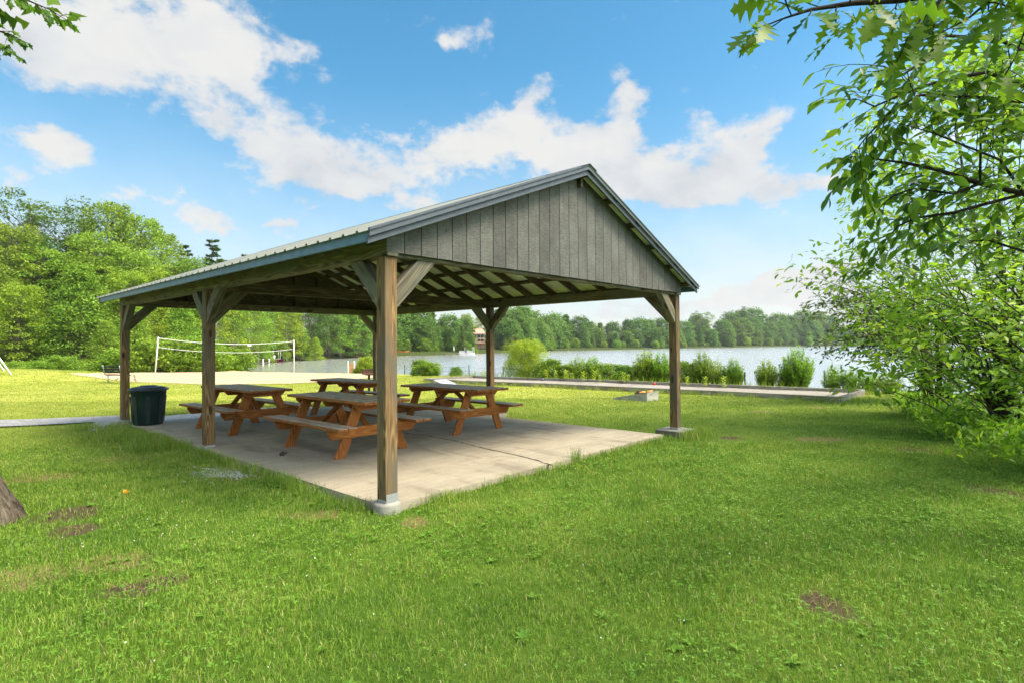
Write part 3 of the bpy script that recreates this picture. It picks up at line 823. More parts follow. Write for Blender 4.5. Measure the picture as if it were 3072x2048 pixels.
def make_clover():
    X, Y = scatter(1.3, 9.5, 52000); ok = lawn_mask(X, Y); X, Y = X[ok], Y[ok]
    d = vnoise(X, Y, .55, 9)*.6+vnoise(X, Y, 1.6, 10)*.4 + .18*sstep(-1, 3.5, X)-.05
    ok = npr.random(len(X)) < np.clip((d-.42)*3, 0, .9)*np.clip((9-Y)/3.5, 0, 1); X, Y = X[ok], Y[ok]; n = len(X)
    Z = zt(X, Y)+.025+.045*npr.random(n)
    a0 = npr.random(n)*6.28
    tv = (np.array([(0, 0, 0), (.35, .28, .06), (.75, .42, .05), (1, .22, 0), (.93, 0, -.04), (1, -.22, 0), (.75, -.42, .05), (.35, -.28, .06)], float), [(0, 1, 2, 3, 4), (0, 4, 5, 6, 7)])
    P, D, N, T = [], [], [], []
    for k in range(3):
        an = a0+k*2.094
        P.append(np.stack([X, Y, Z], 1)); D.append(np.stack([np.cos(an), np.sin(an), npr.normal(size=n)*.2], 1))
        N.append(np.stack([npr.normal(size=n)*.3, npr.normal(size=n)*.3, np.ones(n)], 1)); T.append(np.clip(npr.normal(.5, .2, n), 0, 1))
    sz = np.tile(.010+.008*npr.random(n), 3)*np.tile(np.clip(Y/5, 1, 1.3), 3)
    me = leaf_mesh('clover', tv, np.concatenate(P), np.concatenate(D), np.concatenate(N), sz, np.concatenate(T), M['clover'])
    tag(link('clover', me), 'patches of clover leaves among the lawn grass', 'clover', kind='stuff')
    # white clover heads
    X, Y = scatter(2.6, 10, 420); ok = lawn_mask(X, Y) & (vnoise(X, Y, 1.3, 21)+.12*sstep(0, 3, X) > .60); X, Y = X[ok], Y[ok]
    mb = MB()
    for x, y in zip(X, Y):
        z = gz(x, y)+rnd.uniform(.05, .09); r = rnd.uniform(.0025, .0048)
        mb.lathe([(r*.3, -r), (r, -.2*r), (r*.8, r*.6), (r*.2, r)], 6, (x, y, z))
    tag(mb.build('clover_blossom', M['white_paint']), 'tiny white clover blossoms dotted over the lawn', 'clover flowers', kind='stuff')
make_clover()

def make_broadleaf():
    P, D, N, sz, T = [], [], [], [], []
    X, Y = scatter(1.6, 6.5, 230); ok = lawn_mask(X, Y, False); X, Y = list(X[ok]), list(Y[ok])
    for _ in range(46):
        p = loc(-.12-abs(rnd.gauss(0, .12)), rnd.uniform(.3, 3.6)); X.append(p.x); Y.append(p.y)
    for px, py in [(1120, 1625), (1125, 1590), (440, 1910), (380, 1915), (430, 1700), (340, 1690), (470, 1690), (1060, 1480), (1090, 1490), (960, 1455), (2900, 1780)]:
        p = ground(px, py); X.append(p.x); Y.append(p.y)
    for x, y in zip(X, Y):
        m = rnd.randint(4, 9); a0 = rnd.uniform(0, 6.3); s = rnd.uniform(.03, .065)
        z = gz(x, y)
        for k in range(m):
            a = a0+k*6.283/m+rnd.uniform(-.3, .3); up = rnd.uniform(.15, .7)
            P.append((x, y, z+.01)); D.append((math.cos(a), math.sin(a), up)); N.append((-math.cos(a)*up, -math.sin(a)*up, 1)); sz.append(s*rnd.uniform(.7, 1.2)); T.append(rnd.gauss(.55, .2))
    me = leaf_mesh('broadleaf_weeds', T_OVAL, np.array(P), np.array(D), np.array(N), np.array(sz), np.clip(T, 0, 1), M['clover'])
    tag(link('broadleaf_weeds', me), 'broad-leaved plantain and dandelion weeds in the lawn and along the slab', 'weeds', kind='stuff')
make_broadleaf()

mb = MB()
for _ in range(420):
    p = ground(rnd.gauss(655, 55), 1424+rnd.gauss(0, 9)); r = rnd.uniform(.008, .022)
    p2 = ground(640+rnd.uniform(-30, 90), 1418+rnd.uniform(-12, 16))
    q = p if rnd.random() < .5 else p2
    mb.lathe([(r*.5, -r*.3), (r, 0), (r*.7, r*.5)], 5, (q.x, q.y, q.z+.01), smooth=False)
tag(mb.build('gravel', M['gravel']), 'pale grey gravel scattered in the grass beside the slab', 'gravel', kind='stuff')
def make_litter():
    P, D, N, sz, T = [], [], [], [], []
    for i in BARE:
        q, a, b = DIRT_P[i]
        for _ in range(60):
            x = q.x+rnd.gauss(0, a*.7); y = q.y+rnd.gauss(0, b*1.6)
            P.append((x, y, gz(x, y)+rnd.uniform(.0, .02))); D.append((rnd.gauss(0, 1), rnd.gauss(0, 1), rnd.gauss(0, .25))); N.append((rnd.gauss(0, .3), rnd.gauss(0, .3), 1)); sz.append(rnd.uniform(.02, .07)); T.append(rnd.random())
    for _ in range(70):
        q = loc(rnd.uniform(.2, 5.3), rnd.uniform(.15, 8.2) if rnd.random() < .5 else abs(rnd.gauss(0, .8))+.1)
        P.append((q.x, q.y, .006)); D.append((rnd.gauss(0, 1), rnd.gauss(0, 1), rnd.gauss(0, .12))); N.append((rnd.gauss(0, .2), rnd.gauss(0, .2), 1)); sz.append(rnd.uniform(.012, .045)); T.append(rnd.random())
    return leaf_mesh('litter', (np.array([(0, .02, 0), (1, .03, 0), (1, -.03, .02), (0, -.04, 0)], float), [(0, 1, 2, 3)]), np.array(P), np.array(D), np.array(N), np.array(sz), np.array(T), plain('dry_straw', (.22, .15, .075), .9, var=.4, scale=30))
tag(link('straw_litter', make_litter()), 'dry straw and clippings on the bare soil patches and the slab', 'litter', kind='stuff')
# ------------------------------------------------------------------ pavilion (local x along the gable, y along the eaves)
pav = thing('picnic_pavilion', 'open timber picnic pavilion with grey metal gable roof on square posts', 'pavilion', (PX, PY, 0), TH)
PS = .14
ZB, ZBT = 2.35, 2.525            # beam underside / top
CA = (W+PS)/2
ZR, SL = 3.875, .400             # roof top at the ridge, pitch
EO, OV = .30, .22
def zroof(a): return ZR - SL*abs(a-CA)
bmid = L/2
posts = [(0, 0), (0, bmid), (0, L), (W, 0), (W, bmid), (W, L)]
for i, (a, b) in enumerate(posts):
    z0 = .035
    m = MB(); m.beam((a+PS/2, b+PS/2, z0), (a+PS/2, b+PS/2, ZB-.002), PS, PS, (1, 0, 0))
    p = m.build('post', M['post'], pav, .006)
    if i in (0, 1, 2):
        f = MB(); f.lathe([(.135, -.2), (.133, -.06), (.132, .0), (.124, .022), (.05, .024)], 26, (a+PS/2-.005, b+PS/2, 0))
        f.build('footing', M['footing'], p)
    else:
        f = MB()
        f.prism([(a-.17, b-.16, -.2), (a+.36, b-.17, -.2), (a+.37, b+.33, -.2), (a-.16, b+.34, -.2)], (0, 0, .215))
        f.build('footing', M['footing'], p, .012)
    k = MB()
    k.box(a-.003, a+PS+.003, b-.003, b+PS+.003, .018, .034)
    k.box(a+.004, a+PS-.004, b-.005, b-.001, .034, .105 if i == 0 else .05)
    k.box(a-.005, a-.001, b+.004, b+PS-.004, .034, .052)
    if i == 0:
        for q in (.03, .07, .115): k.lathe([(.006, 0), (.004, .004)], 6, (a+q, b-.007, .075))
    k.build('post_bracket', M['galv'], p)
def member(name, p0, p1, w, h, mat='beam', up=(0, 0, 1), bev=.005, **k):
    m = MB(); m.beam(p0, p1, w, h, up, **k); return m.build(name, M[mat], pav, bev)
zc, bh = (ZB+ZBT)/2, ZBT-ZB
for a in (0, W):
    member('eave_beam', (a+PS/2, -.03, zc), (a+PS/2, bmid+.05, zc), PS-.004, bh)
    member('eave_beam', (a+PS/2, bmid+.053, zc), (a+PS/2, L+PS+.03, zc), PS-.004, bh)
for b in (0, L):
    member('gable_beam', (PS, b+PS/2, zc-.012), (W, b+PS/2, zc-.012), PS-.03, bh-.03)
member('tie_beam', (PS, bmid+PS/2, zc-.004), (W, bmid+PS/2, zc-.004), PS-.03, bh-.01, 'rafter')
def brace(a, b, da, db):
    """knee brace from a post at (a, b) out along (da, db)"""
    c = Vector((a+PS/2, b+PS/2, 0)); d = Vector((da, db, 0)); r = .37
    h = PS/2
    up_in = c + d*(h+.0) ; out = .52
    # outline in the plane (d, z): bevel-cut against post and beam
    q = [(h, ZB-.50), (h, ZB-.27), (h+.27, ZB-.001), (h+.50, ZB-.001)]
    s = Vector((-d.y, d.x, 0))*.055
    pts = [c + d*t + Vector((0, 0, z)) - s for t, z in q]
    m = MB(); off = s*2
    n = len(pts); vs = pts+[p+off for p in pts]
    dirn = (d+Vector((0, 0, 1))).normalized(); o = rnd.uniform(0, 30)
    gs = [(v.dot(dirn)+o, v.dot(s.normalized()), v.dot((Vector((0, 0, 1))-d).normalized())+o) for v in vs]
    fs = [tuple(range(n-1, -1, -1)), tuple(range(n, 2*n))]+[(i, (i+1) % n, n+(i+1) % n, n+i) for i in range(n)]
    m.add(vs, fs, gs); m.build('knee_brace', M['beam'], pav, .004)
for a, b in posts:
    if b < L-.1: brace(a, b, 0, 1)
    if b > .1: brace(a, b, 0, -1)
    brace(a, b, 1 if a == 0 else -1, 0)
# rafters, ridge, purlins
th_r = math.atan(SL)
RD = .135
nraf = 15
for i in range(nraf):
    b = .30+(L-.46)*i/(nraf-1)
    for s in (-1, 1):
        e0 = CA+s*.025; e1 = CA+s*(CA+.01)
        dz = .047/math.cos(th_r)+RD/2/math.cos(th_r)
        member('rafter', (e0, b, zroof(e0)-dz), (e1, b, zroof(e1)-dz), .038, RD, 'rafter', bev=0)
member('ridge_board', (CA, -.1, ZR-.16), (CA, L+.24, ZR-.16), .04, .2, 'rafter', bev=0)
for s in (-1, 1):
    for k in range(6):
        t = .10+k*(CA+EO-.24)/5
        a = CA+s*t
        u = Vector((s*SL, 0, 1))
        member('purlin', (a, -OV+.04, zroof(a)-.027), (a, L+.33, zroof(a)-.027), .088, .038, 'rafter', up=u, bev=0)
# metal roof: a ribbed sheet on each side of the ridge
def roof_sheet(s):
    y0, y1 = -OV-.01, L+.37
    pitch = .2286; prof = []
    y = y0
    while y < y1-.05:
        prof += [(y, 0), (y+.075, 0), (y+.085, .004), (y+.095, 0), (y+.155, 0), (y+.172, .022), (y+.198, .022), (y+.215, 0)]
        y += pitch
    prof.append((y1, 0))
    A = [CA+s*.0, CA+s*(CA+EO+.03)]
    vs, fs = [], []
    for a in A:
        for yy, h in prof: vs.append((a, yy, zroof(a)+h))
    n = len(prof)
    for i in range(n-1): fs.append((i, i+1, n+i+1, n+i) if s > 0 else (i, n+i, n+i+1, i+1))
    # underside a few mm lower
    vs2 = [(x, y_, z-.004) for x, y_, z in vs]; m2 = len(vs)
    fs += [tuple(m2+q for q in reversed(f)) for f in fs]
    fs += [(n-1-i, n-2-i, 0, 0) for i in []]
    for i in range(n-1):
        fs.append((n+i, n+i+1, m2+n+i+1, m2+n+i))
    nt = n-1
    mb = MB(); mb.add(vs+vs2, fs); mb.m = [1 if nt <= q < 2*nt else 0 for q in range(len(fs))]; mb.build('roof_sheet', [M['roof'], M['roof_under']], pav)
for s in (-1, 1): roof_sheet(s)
m = MB()
for s in (-1, 1):
    m.prism([(CA, -OV-.015, ZR+.026), (CA+s*.17, -OV-.015, zroof(CA+s*.17)+.028), (CA+s*.17, -OV-.015, zroof(CA+s*.17)+.024), (CA, -OV-.015, ZR+.022)], (0, L+.62, 0))
m.build('ridge_cap', M['roof'], pav)
# fascia and rake boards
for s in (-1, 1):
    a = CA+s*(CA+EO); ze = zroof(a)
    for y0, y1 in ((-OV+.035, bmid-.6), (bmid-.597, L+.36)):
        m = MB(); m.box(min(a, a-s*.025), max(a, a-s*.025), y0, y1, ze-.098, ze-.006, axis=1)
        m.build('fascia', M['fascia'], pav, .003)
    for yb, sgn in ((-OV, 1), (L+.36, -1)):
        e = CA+s*(CA+EO+.012)
        m = MB()   # lower board
        m.prism([(CA, yb+sgn*.030, ZR-.060), (e, yb+sgn*.030, zroof(e)-.060), (e, yb+sgn*.030, zroof(e)-.118), (CA, yb+sgn*.030, ZR-.125)], (0, sgn*.03, 0), gax=0)
        m.build('rake_board', M['rake'], pav, .003)
        m = MB()   # metal trim over it, stands proud
        m.prism([(CA, yb, ZR+.026), (e, yb, zroof(e)+.026), (e, yb, zroof(e)-.056), (CA, yb, ZR-.056)], (0, sgn*.026, 0), gax=0)
        m.build('rake_trim', M['rake'], pav, .003)
# gable boarding
def gable(yf, sgn):
    m = MB(); n = 30; w = (W+PS)/n
    for i in range(n):
        x0, x1 = i*w+.005, (i+1)*w-.005
        zt0 = zroof(x0)-.055; zt1 = zroof(x1)-.055
        pts = [(x0, yf, 2.386+rnd.uniform(-.003, .003)), (x1, yf, 2.386+rnd.uniform(-.003, .003)), (x1, yf, zt1)]
        if x0 < CA < x1: pts.append((CA, yf, ZR-.055))
        pts.append((x0, yf, zt0))
        if sgn > 0: pass
        o = rnd.uniform(0, 40); rv = rnd.random()
        k = len(pts); vs = [Vector(p) for p in pts]; vs += [p+Vector((0, sgn*.02, 0)) for p in vs]
        gs = [(v.x+o, rv, v.z+o*.7) for v in vs]
        fs = [tuple(range(k)), tuple(range(2*k-1, k-1, -1))]+[((i_+1) % k, i_, k+i_, k+(i_+1) % k) for i_ in range(k)]
        m.add(vs, fs, gs)
    # backing behind the grooves
    y2 = yf+sgn*.0215
    m.prism([(.01, y2, 2.39), (W+PS-.01, y2, 2.39), (W+PS-.01, y2, zroof(0)-.075), (CA, y2, ZR-.075), (.01, y2, zroof(0)-.075)], (0, sgn*.006, 0), mi=1)
    m.build('gable_siding', [M['siding'], M['rafter']], pav)
    for i in range(1, 10):
        x = i*(W+PS)/10
        member('gable_stud', (x, yf+sgn*.068, ZBT-.01), (x, yf+sgn*.068, zroof(x)-.07), .038, .075, 'rafter', up=(0, 1, 0), bev=0)
gable(-.032, 1); gable(L+PS+.032, -1)

# ------------------------------------------------------------------ picnic tables (local x along the planks)
def edge(m): m.m = [0 if q % 6 == 1 else 1 for q in range(len(m.f))]     # stain worn off on top, still on the edges
def make_table():
    t = thing('picnic_table', '', 'picnic table', group='picnic tables under the pavilion roof')
    LT = 2.16
    m = MB()
    for k in range(5):
        y = -.30+.15*k; m.box(-LT/2+rnd.uniform(-.006, .006), LT/2+rnd.uniform(-.006, .006), y-.0715, y+.0715, .722, .76)
    edge(m); m.build('tabletop', [M['plank'], M['table']], t, .004)
    m = MB()
    for x in (-.80, .80, 0):
        m.prism([(x-.019, -.36, .72), (x-.019, -.36, .69), (x-.019, -.30, .632), (x-.019, .30, .632), (x-.019, .36, .69), (x-.019, .36, .72)], (.038, 0, 0), gax=1)
    m.build('top_cleat', M['table'], t, .003)
    for s in (-1, 1):
        m = MB()
        for k in (-1, 1): m.box(-LT/2+rnd.uniform(-.006, .006), LT/2+rnd.uniform(-.006, .006), s*.61+k*.0715-.068, s*.61+k*.0715+.068, .412, .45)
        edge(m); m.build('bench_seat', [M['plank'], M['table']], t, .004)
    for x in (-.745, .745):
        sx = 1 if x > 0 else -1
        m = MB()
        m.prism([(x-.019, -.72, .41), (x-.019, -.72, .36), (x-.019, -.655, .272), (x-.019, .655, .272), (x-.019, .72, .36), (x-.019, .72, .41)], (.038, 0, 0), gax=1)
        m.build('seat_support', M['table'], t, .003)
        for s in (-1, 1):
            # legs bolt to the inner face of support and cleat
            xl = x - sx*.0395
            h = .079
            m = MB()
            m.prism([(xl-.019, s*(.52-h), 0), (xl-.019, s*(.52+h), 0), (xl-.019, s*(.215+h), .721), (xl-.019, s*(.215-h), .721)], (.038, 0, 0), gax=2)
            m.build('leg', M['table'], t, .003)
        m = MB(); m.beam((x-sx*.10, 0, .33), (sx*.05, 0, .70), .085, .038, (0, 0, 1)); m.build('diagonal_brace', M['table'], t, .003)
    return t
tb = make_table()
TABLES = [((-2.49, 8.36), 0, 'nearest picnic table, its grey planks crossed by the front corner post'),
          ((-4.97, 10.42), 1.0, 'picnic table standing closest to the dark green trash bin'),
          ((-1.11, 10.31), -1.0, 'picnic table at the open lake side, before the grey cornhole board with a hole'),
          ((-3.55, 12.4), 2.0, 'farthest picnic table, between three others and before the post grill')]
for i, ((x, y), dr, lab) in enumerate(TABLES):
    o = tb if i == 0 else copy_tree(tb)
    o.location = (x, y, .002); o.rotation_euler.z = TH+R(90+dr); o['label'] = lab

# ------------------------------------------------------------------ trash bin
b = atz(440, 1272, 0)
bin_ = thing('trash_bin', 'dark green plastic trash bin with domed slate lid beside a post', 'trash bin', (b.x, b.y+.05, .0), R(20))
m = MB()
m.lathe([(.235, .0), (.25, .012), (.262, .2), (.272, .205), (.28, .40), (.290, .44), (.297, .60), (.305, .605), (.307, .66), (.325, .665), (.325, .69), (.30, .692)], 40)
for k in range(8):
    a = k*math.pi/4+.2
    c, s_ = math.cos(a), math.sin(a)
    m.beam((c*.262, s_*.262, .05), (c*.300, s_*.300, .56), .07, .016, (c, s_, 0))
m.build('body', M['bin'], bin_)
m = MB(); m.lathe([(.335, .668), (.345, .672), (.347, .70), (.335, .706), (.30, .712), (.295, .728), (.23, .742), (.16, .748), (.14, .765), (.09, .768), (.05, .77)], 40)
m.build('lid', M['lid'], bin_)
for a in (R(-35), R(145)):
    m = MB(); c, s_ = math.cos(a), math.sin(a)
    P = [Vector((c*.31, s_*.31, .6))+Vector((-s_, c, 0))*q+Vector((c, s_, 0))*o for q, o in ((-.07, 0), (-.065, .05), (0, .06), (.065, .05), (.07, 0))]
    m.tube(P, .012, 6); m.build('handle', M['bin'], bin_)
# ------------------------------------------------------------------ cornhole boards and bags
def cornhole(label, pos, ang, face, side):
    """local x runs from the low front edge to the high back edge"""
    t = thing('cornhole_board', label, 'cornhole board', pos, ang)
    l, w, h0, h1 = 1.22, .61, .075, .305
    m = MB()
    for s in (-1, 1):
        y = s*(w/2-.012)
        m.prism([(0, y-.011, 0), (l, y-.011, 0), (l, y-.011, h1-.012), (0, y-.011, h0-.012)], (0, .022, 0), gax=0)
    m.box(l-.022, l-.0015, -w/2+.024, w/2-.024, 0, h1-.016, axis=1)
    m.box(.0015, .022, -w/2+.024, w/2-.024, 0, h0-.014, axis=1)
    m.build('side_frame', side, t, .003)
    # top sheet with a round hole
    bm = MB(); n = 24; hx, hr = l-.23, .076
    sl_ = (h1-h0)/l
    ring = [(hx+hr*math.cos(k*2*math.pi/n), hr*math.sin(k*2*math.pi/n)) for k in range(n)]
    def outer(k):
        a = k*2*math.pi/n; c, s = math.cos(a), math.sin(a)
        tx = (l+.004-hx)/c if c > 0 else (-.004-hx)/c if c < 0 else 1e9
        ty = (w/2+.004)/abs(s) if abs(s) > 1e-6 else 1e9
        tt = min(tx, ty); return hx+tt*c, tt*s
    out = [outer(k) for k in range(n)]
    # snap the corners
    for cx, cy in ((l+.004, w/2+.004), (l+.004, -w/2-.004), (-.004, w/2+.004), (-.004, -w/2-.004)):
        k = min(range(n), key=lambda q: abs(math.atan2(math.sin(q*2*math.pi/n-math.atan2(cy, cx-hx)), math.cos(q*2*math.pi/n-math.atan2(cy, cx-hx))))); out[k] = (cx, cy)
    vs = []
    for dz in (0, -.014):
        for x, y in ring+out: vs.append((x, y, h0+sl_*x+dz+.003))
    fs = []
    for k in range(n):
        k2 = (k+1) % n
        fs += [(k, n+k, n+k2, k2), (2*n+k2, 3*n+k2, 3*n+k, 2*n+k), (n+k, 3*n+k, 3*n+k2, n+k2), (k2, 2*n+k2, 2*n+k, k)]
    bm.add(vs, fs); bm.build('board_top', face, t)
    return t
M['ch_face'] = plain('pale_grey_board_paint', (.42, .43, .46), .5, .35)
M['ch_side'] = wood('grey_board_side', (.2, .2, .17, 1), (.36, .355, .31, 1), (.46, .45, .40, 1), knots=False)
def yaw(d): return math.atan2(d[1], d[0])
gq = lambda x, y, dz=0: (x, y, gz(x, y)+dz)
p = ground(1368, 1152); 
cornhole('pale grey cornhole board with a round hole, tilted beyond the picnic tables', gq(-2.33, 23.0, .01), yaw((-.62, .78)), M['ch_face'], M['ch_side'])
a2 = ground(1941, 1204)
lo = Vector((a2.x-.83, a2.y+.9, 0)); hi = Vector((a2.x, a2.y, 0)); d2 = (hi-lo).normalized(); nrm = Vector((-d2.y, d2.x, 0)); nrm = nrm if nrm.y > 0 else -nrm
o2 = hi - d2*1.22 + nrm*.305
c2 = cornhole('weathered grey cornhole board carrying bean bags beside the right corner post', gq(o2.x, o2.y, .0), yaw(d2), M['ch_side'], M['ch_side'])
mat2 = Matrix.Translation(Vector(gq(o2.x, o2.y, 0))) @ Matrix.Rotation(yaw(d2), 4, 'Z')
def bag(x, y, z, r, mat, label):
    m = MB(); prof = [(.0, 0), (.6, .0), (.95, .22), (1, .5), (.8, .85), (.35, 1.0)]
    n = 16; vs, fs = [], []
    h = r*.55
    for q, zz in prof:
        for k in range(n):
            a = 2*math.pi*k/n; sq = 1/max(abs(math.cos(a)), abs(math.sin(a)))**.55
            vs.append((r*q*sq*math.cos(a), r*q*sq*math.sin(a), zz*h+.01*math.sin(3*a+x*20)*q))
    for i in range(len(prof)-1):
        for k in range(n): fs.append((i*n+k, i*n+(k+1) % n, (i+1)*n+(k+1) % n, (i+1)*n+k))
    fs.append(tuple((len(prof)-1)*n+k for k in range(n)))
    m.add(vs, fs, None, 0, True); o = m.build('bean_bag', mat)
    o.matrix_world = mat2 @ Matrix.Translation((x, y, z)) @ Matrix.Rotation(R(rnd.uniform(0, 90)), 4, 'Z') @ Matrix.Rotation(-math.atan(.19), 4, 'Y')
    tag(o, label, 'bean bag', 'bean bags lying on the cornhole board')
zs = lambda x: .075+.19*x+.006
bag(.80, -.16, zs(.80), .085, M['bag_dark'], 'dark brown bean bag lowest on the cornhole board, under another dark bag')
bag(.82, -.13, zs(.82)+.05, .075, M['bag_dark'], 'dark brown bean bag stacked on top of another on the cornhole board')
bag(.90, -.02, zs(.90), .08, M['bag_dark'], 'dark brown bean bag lying flat next to the orange ones')
bag(.99, -.19, zs(.99), .09, M['bag_orange'], 'orange bean bag humped beside the dark brown bags')
bag(1.05, .10, zs(1.05), .09, M['bag_orange'], 'orange bean bag lying highest, near the raised edge of the board')

# ------------------------------------------------------------------ bocce court
bc = thing('bocce_court', 'long grit bocce court edged with weathered boards near the lake', 'bocce court', (BA.x, BA.y, 0), TH)
def bloc(a, b): return BA.x+w_.x*a+u_.x*b, BA.y+w_.y*a+u_.y*b
def bz(a, b): x, y = bloc(a, b); return gz(x, y)
m = MB(); nx, ny = 6, 26
vs = [(BW*i/nx, BL*j/ny, bz(BW*i/nx, BL*j/ny)+.045) for j in range(ny+1) for i in range(nx+1)]
fs = [(j*(nx+1)+i, j*(nx+1)+i+1, (j+1)*(nx+1)+i+1, (j+1)*(nx+1)+i) for j in range(ny) for i in range(nx)]
m.add(vs, fs, None, 0, True); m.build('court_surface', M['grit'], bc)
def bboard(a0, b0, a1, b1):
    m = MB(); n = 1
    m.beam((a0, b0, bz(a0, b0)+.075), (a1, b1, bz(a1, b1)+.075), .09, .19); m.build('edge_board', M['board'], bc, .006)
sg = [0, 3.6, 7.3, 11.0, 14.9, BL]
for s0, s1 in zip(sg[:-1], sg[1:]):
    bboard(0, s0+.003, 0, s1-.003); bboard(BW, s0+.003, BW, s1-.003)
bboard(.046, .02, BW-.046, .02); bboard(.046, BL-.02, BW-.046, BL-.02)
def ball(px, py, r, mat, label, on=True):
    p = ground(px, py); z = p.z+.045+r
    a, b = unloc(p.x, p.y)
    m = MB(); m.lathe([(r*math.sin(q*math.pi/10)+1e-4, -r*math.cos(q*math.pi/10)) for q in range(11)], 14)
    o = m.build('bocce_ball', mat); o.location = (p.x, p.y, z)
    tag(o, label, 'ball', 'balls left on the bocce court')
ball(1534, 1137, .075, M['ball_grey'], 'purple grey ball on the bocce grit, first from the far end')
ball(1555, 1139, .07, M['ball_grey'], 'purple grey ball on the bocce grit close to the near edge board')
ball(1628, 1144, .075, M['ball_grey'], 'dark grey ball resting against the near edge board of the bocce court')
ball(1963, 1157, .06, M['ball_red'], 'small red ball lying on the bocce court grit')

# ------------------------------------------------------------------ shore fence
ft = [ground(px, py) for px, py in ((1214, 1119), (1407, 1129), (1510, 1127), (1880, 1141), (2235, 1152))]
ftr = [p.copy() for p in ft]
fence = thing('shore_fence', 'low black netting fence on thin dark posts along the water', 'fence', (0, 0, 0))
for p in ft:
    m = MB(); m.tube([(p.x, p.y, p.z-.2), (p.x, p.y, p.z+.72)], .028, 6); m.build('fence_post', M['iron'], fence)
m = MB()
for p, q in zip(ft[:-1], ft[1:]):
    n = int((q-p).length/.16)
    for zz in (.10, .34, .60): m.tube([(p.x, p.y, p.z+zz), ((p.x+q.x)/2, (p.y+q.y)/2, (p.z+q.z)/2+zz-.05), (q.x, q.y, q.z+zz)], .005, 4, cap=False)
    for k in range(1, n):
        t = k/n; x, y, z = p.x+(q.x-p.x)*t, p.y+(q.y-p.y)*t, p.z+(q.z-p.z)*t-.1*t*(1-t)*2
        m.tube([(x, y, z+.05), (x, y, z+.6)], .0035, 3, cap=False)
m.build('netting', M['pad'], fence)
p = ground(2476, 1152)
m = MB(); m.tube([(p.x, p.y, p.z-.2), (p.x-.04, p.y, p.z+.85)], .022, 6)
o = m.build('fence_post', M['iron']); tag(o, 'lone leaning black metal post between shrubs at the right end of the court', 'post')

# ------------------------------------------------------------------ volleyball net
pl, pr = ground(464, 1134), ground(882, 1119)
tl, tr = atY(475, 1011, pl.y), atY(882, 1020, pr.y)
net = thing('volleyball_net', 'sagging volleyball net with white tapes between two white poles on the sand', 'volleyball net', pl)
O = pl.copy()
for a, b_ in ((pl, tl), (pr, tr)):
    m = MB(); m.tube([a-O-Vector((0, 0, .1)), b_-O], .033, 8); m.build('pole', M['white_paint'], net)
def tape(z0l, z0r, sag, w):
    n = 24; P = []
    for k in range(n+1):
        t = k/n
        x = pl.lerp(pr, t); top = tl.lerp(tr, t)
        x = pl.lerp(pr, t)+ (tl-pl)*( (1-t)*z0l)+(tr-pr)*(t*z0r) - Vector((0, 0, sag*4*t*(1-t)))
        P.append(x-O)
    m = MB(); d = (pr-pl).normalized(); s = Vector((-d.y, d.x, 0))*.006
    for i in range(n):
        a, c = P[i], P[i+1]; h = Vector((0, 0, w))
        m.add([a-s, c-s, c-s-h, a-s-h, a+s, c+s, c+s-h, a+s-h], [(0, 1, 2, 3), (7, 6, 5, 4), (0, 4, 5, 1), (3, 2, 6, 7)])
    return m, P
m, P1_ = tape(.985, .975, .30, .032); m.build('top_tape', M['strap'], net)
m, P2_ = tape(.76, .74, .30, .026); m.build('bottom_tape', M['strap'], net)
for a in (0, -1):
    m = MB(); m.box(-.022, .022, -.01, .01, 0, .62); o = m.build('end_sleeve', M['strap'], net)
    q = P2_[a]; o.location = (q.x, q.y, q.z-.05)
m = MB()
for i in range(0, 25):
    m.tube([P1_[i], P2_[i]], .0013, 3, cap=False)
for k in range(1, 4):
    m.tube([P1_[i].lerp(P2_[i], k/4) for i in range(25)], .0013, 3, cap=False)
m.build('netting', M['pad'], net)
m = MB(); m.box(-.12, .12, -.02, .02, -.16, -.02); o = m.build('centre_tag', M['strap'], net); q = P1_[15]; o.location = (q.x, q.y, q.z); o.rotation_euler.z = yaw(pr-pl)

# ------------------------------------------------------------------ bench
p0 = Vector(gq(-21.5, 29.6)); p1 = Vector(gq(-19.6, 28.6))
dd = (p1-p0).normalized(); dd.z = 0
bench = thing('park_bench', 'park bench with dark slats and grey metal frames facing the sand court', 'bench', p0, yaw(dd))
Lb = 1.7
m = MB(); m.box(-.1, Lb, -.03, .0, .52, .62); m.box(-.1, Lb, -.06, -.03, .66, .76); m.box(-.1, Lb, -.085, -.055, .80, .88); m.build('backrest', M['iron'], bench)
m = MB(); [m.box(-.1, Lb, .03+k*.13, .14+k*.13, .40, .43) for k in range(3)]; m.build('seat', M['iron'], bench)
for x in (0, Lb-.15):
    m = MB(); m.tube([(x, -.10, .92), (x, -.04, .62), (x, .01, .44), (x, .12, .385), (x, .44, .39)], .028, 6); m.build('frame', M['steel'], bench)
    m = MB(); m.tube([(x, .16, -.05), (x, .16, .385)], .034, 6); m.build('leg', M['galv'], bench)

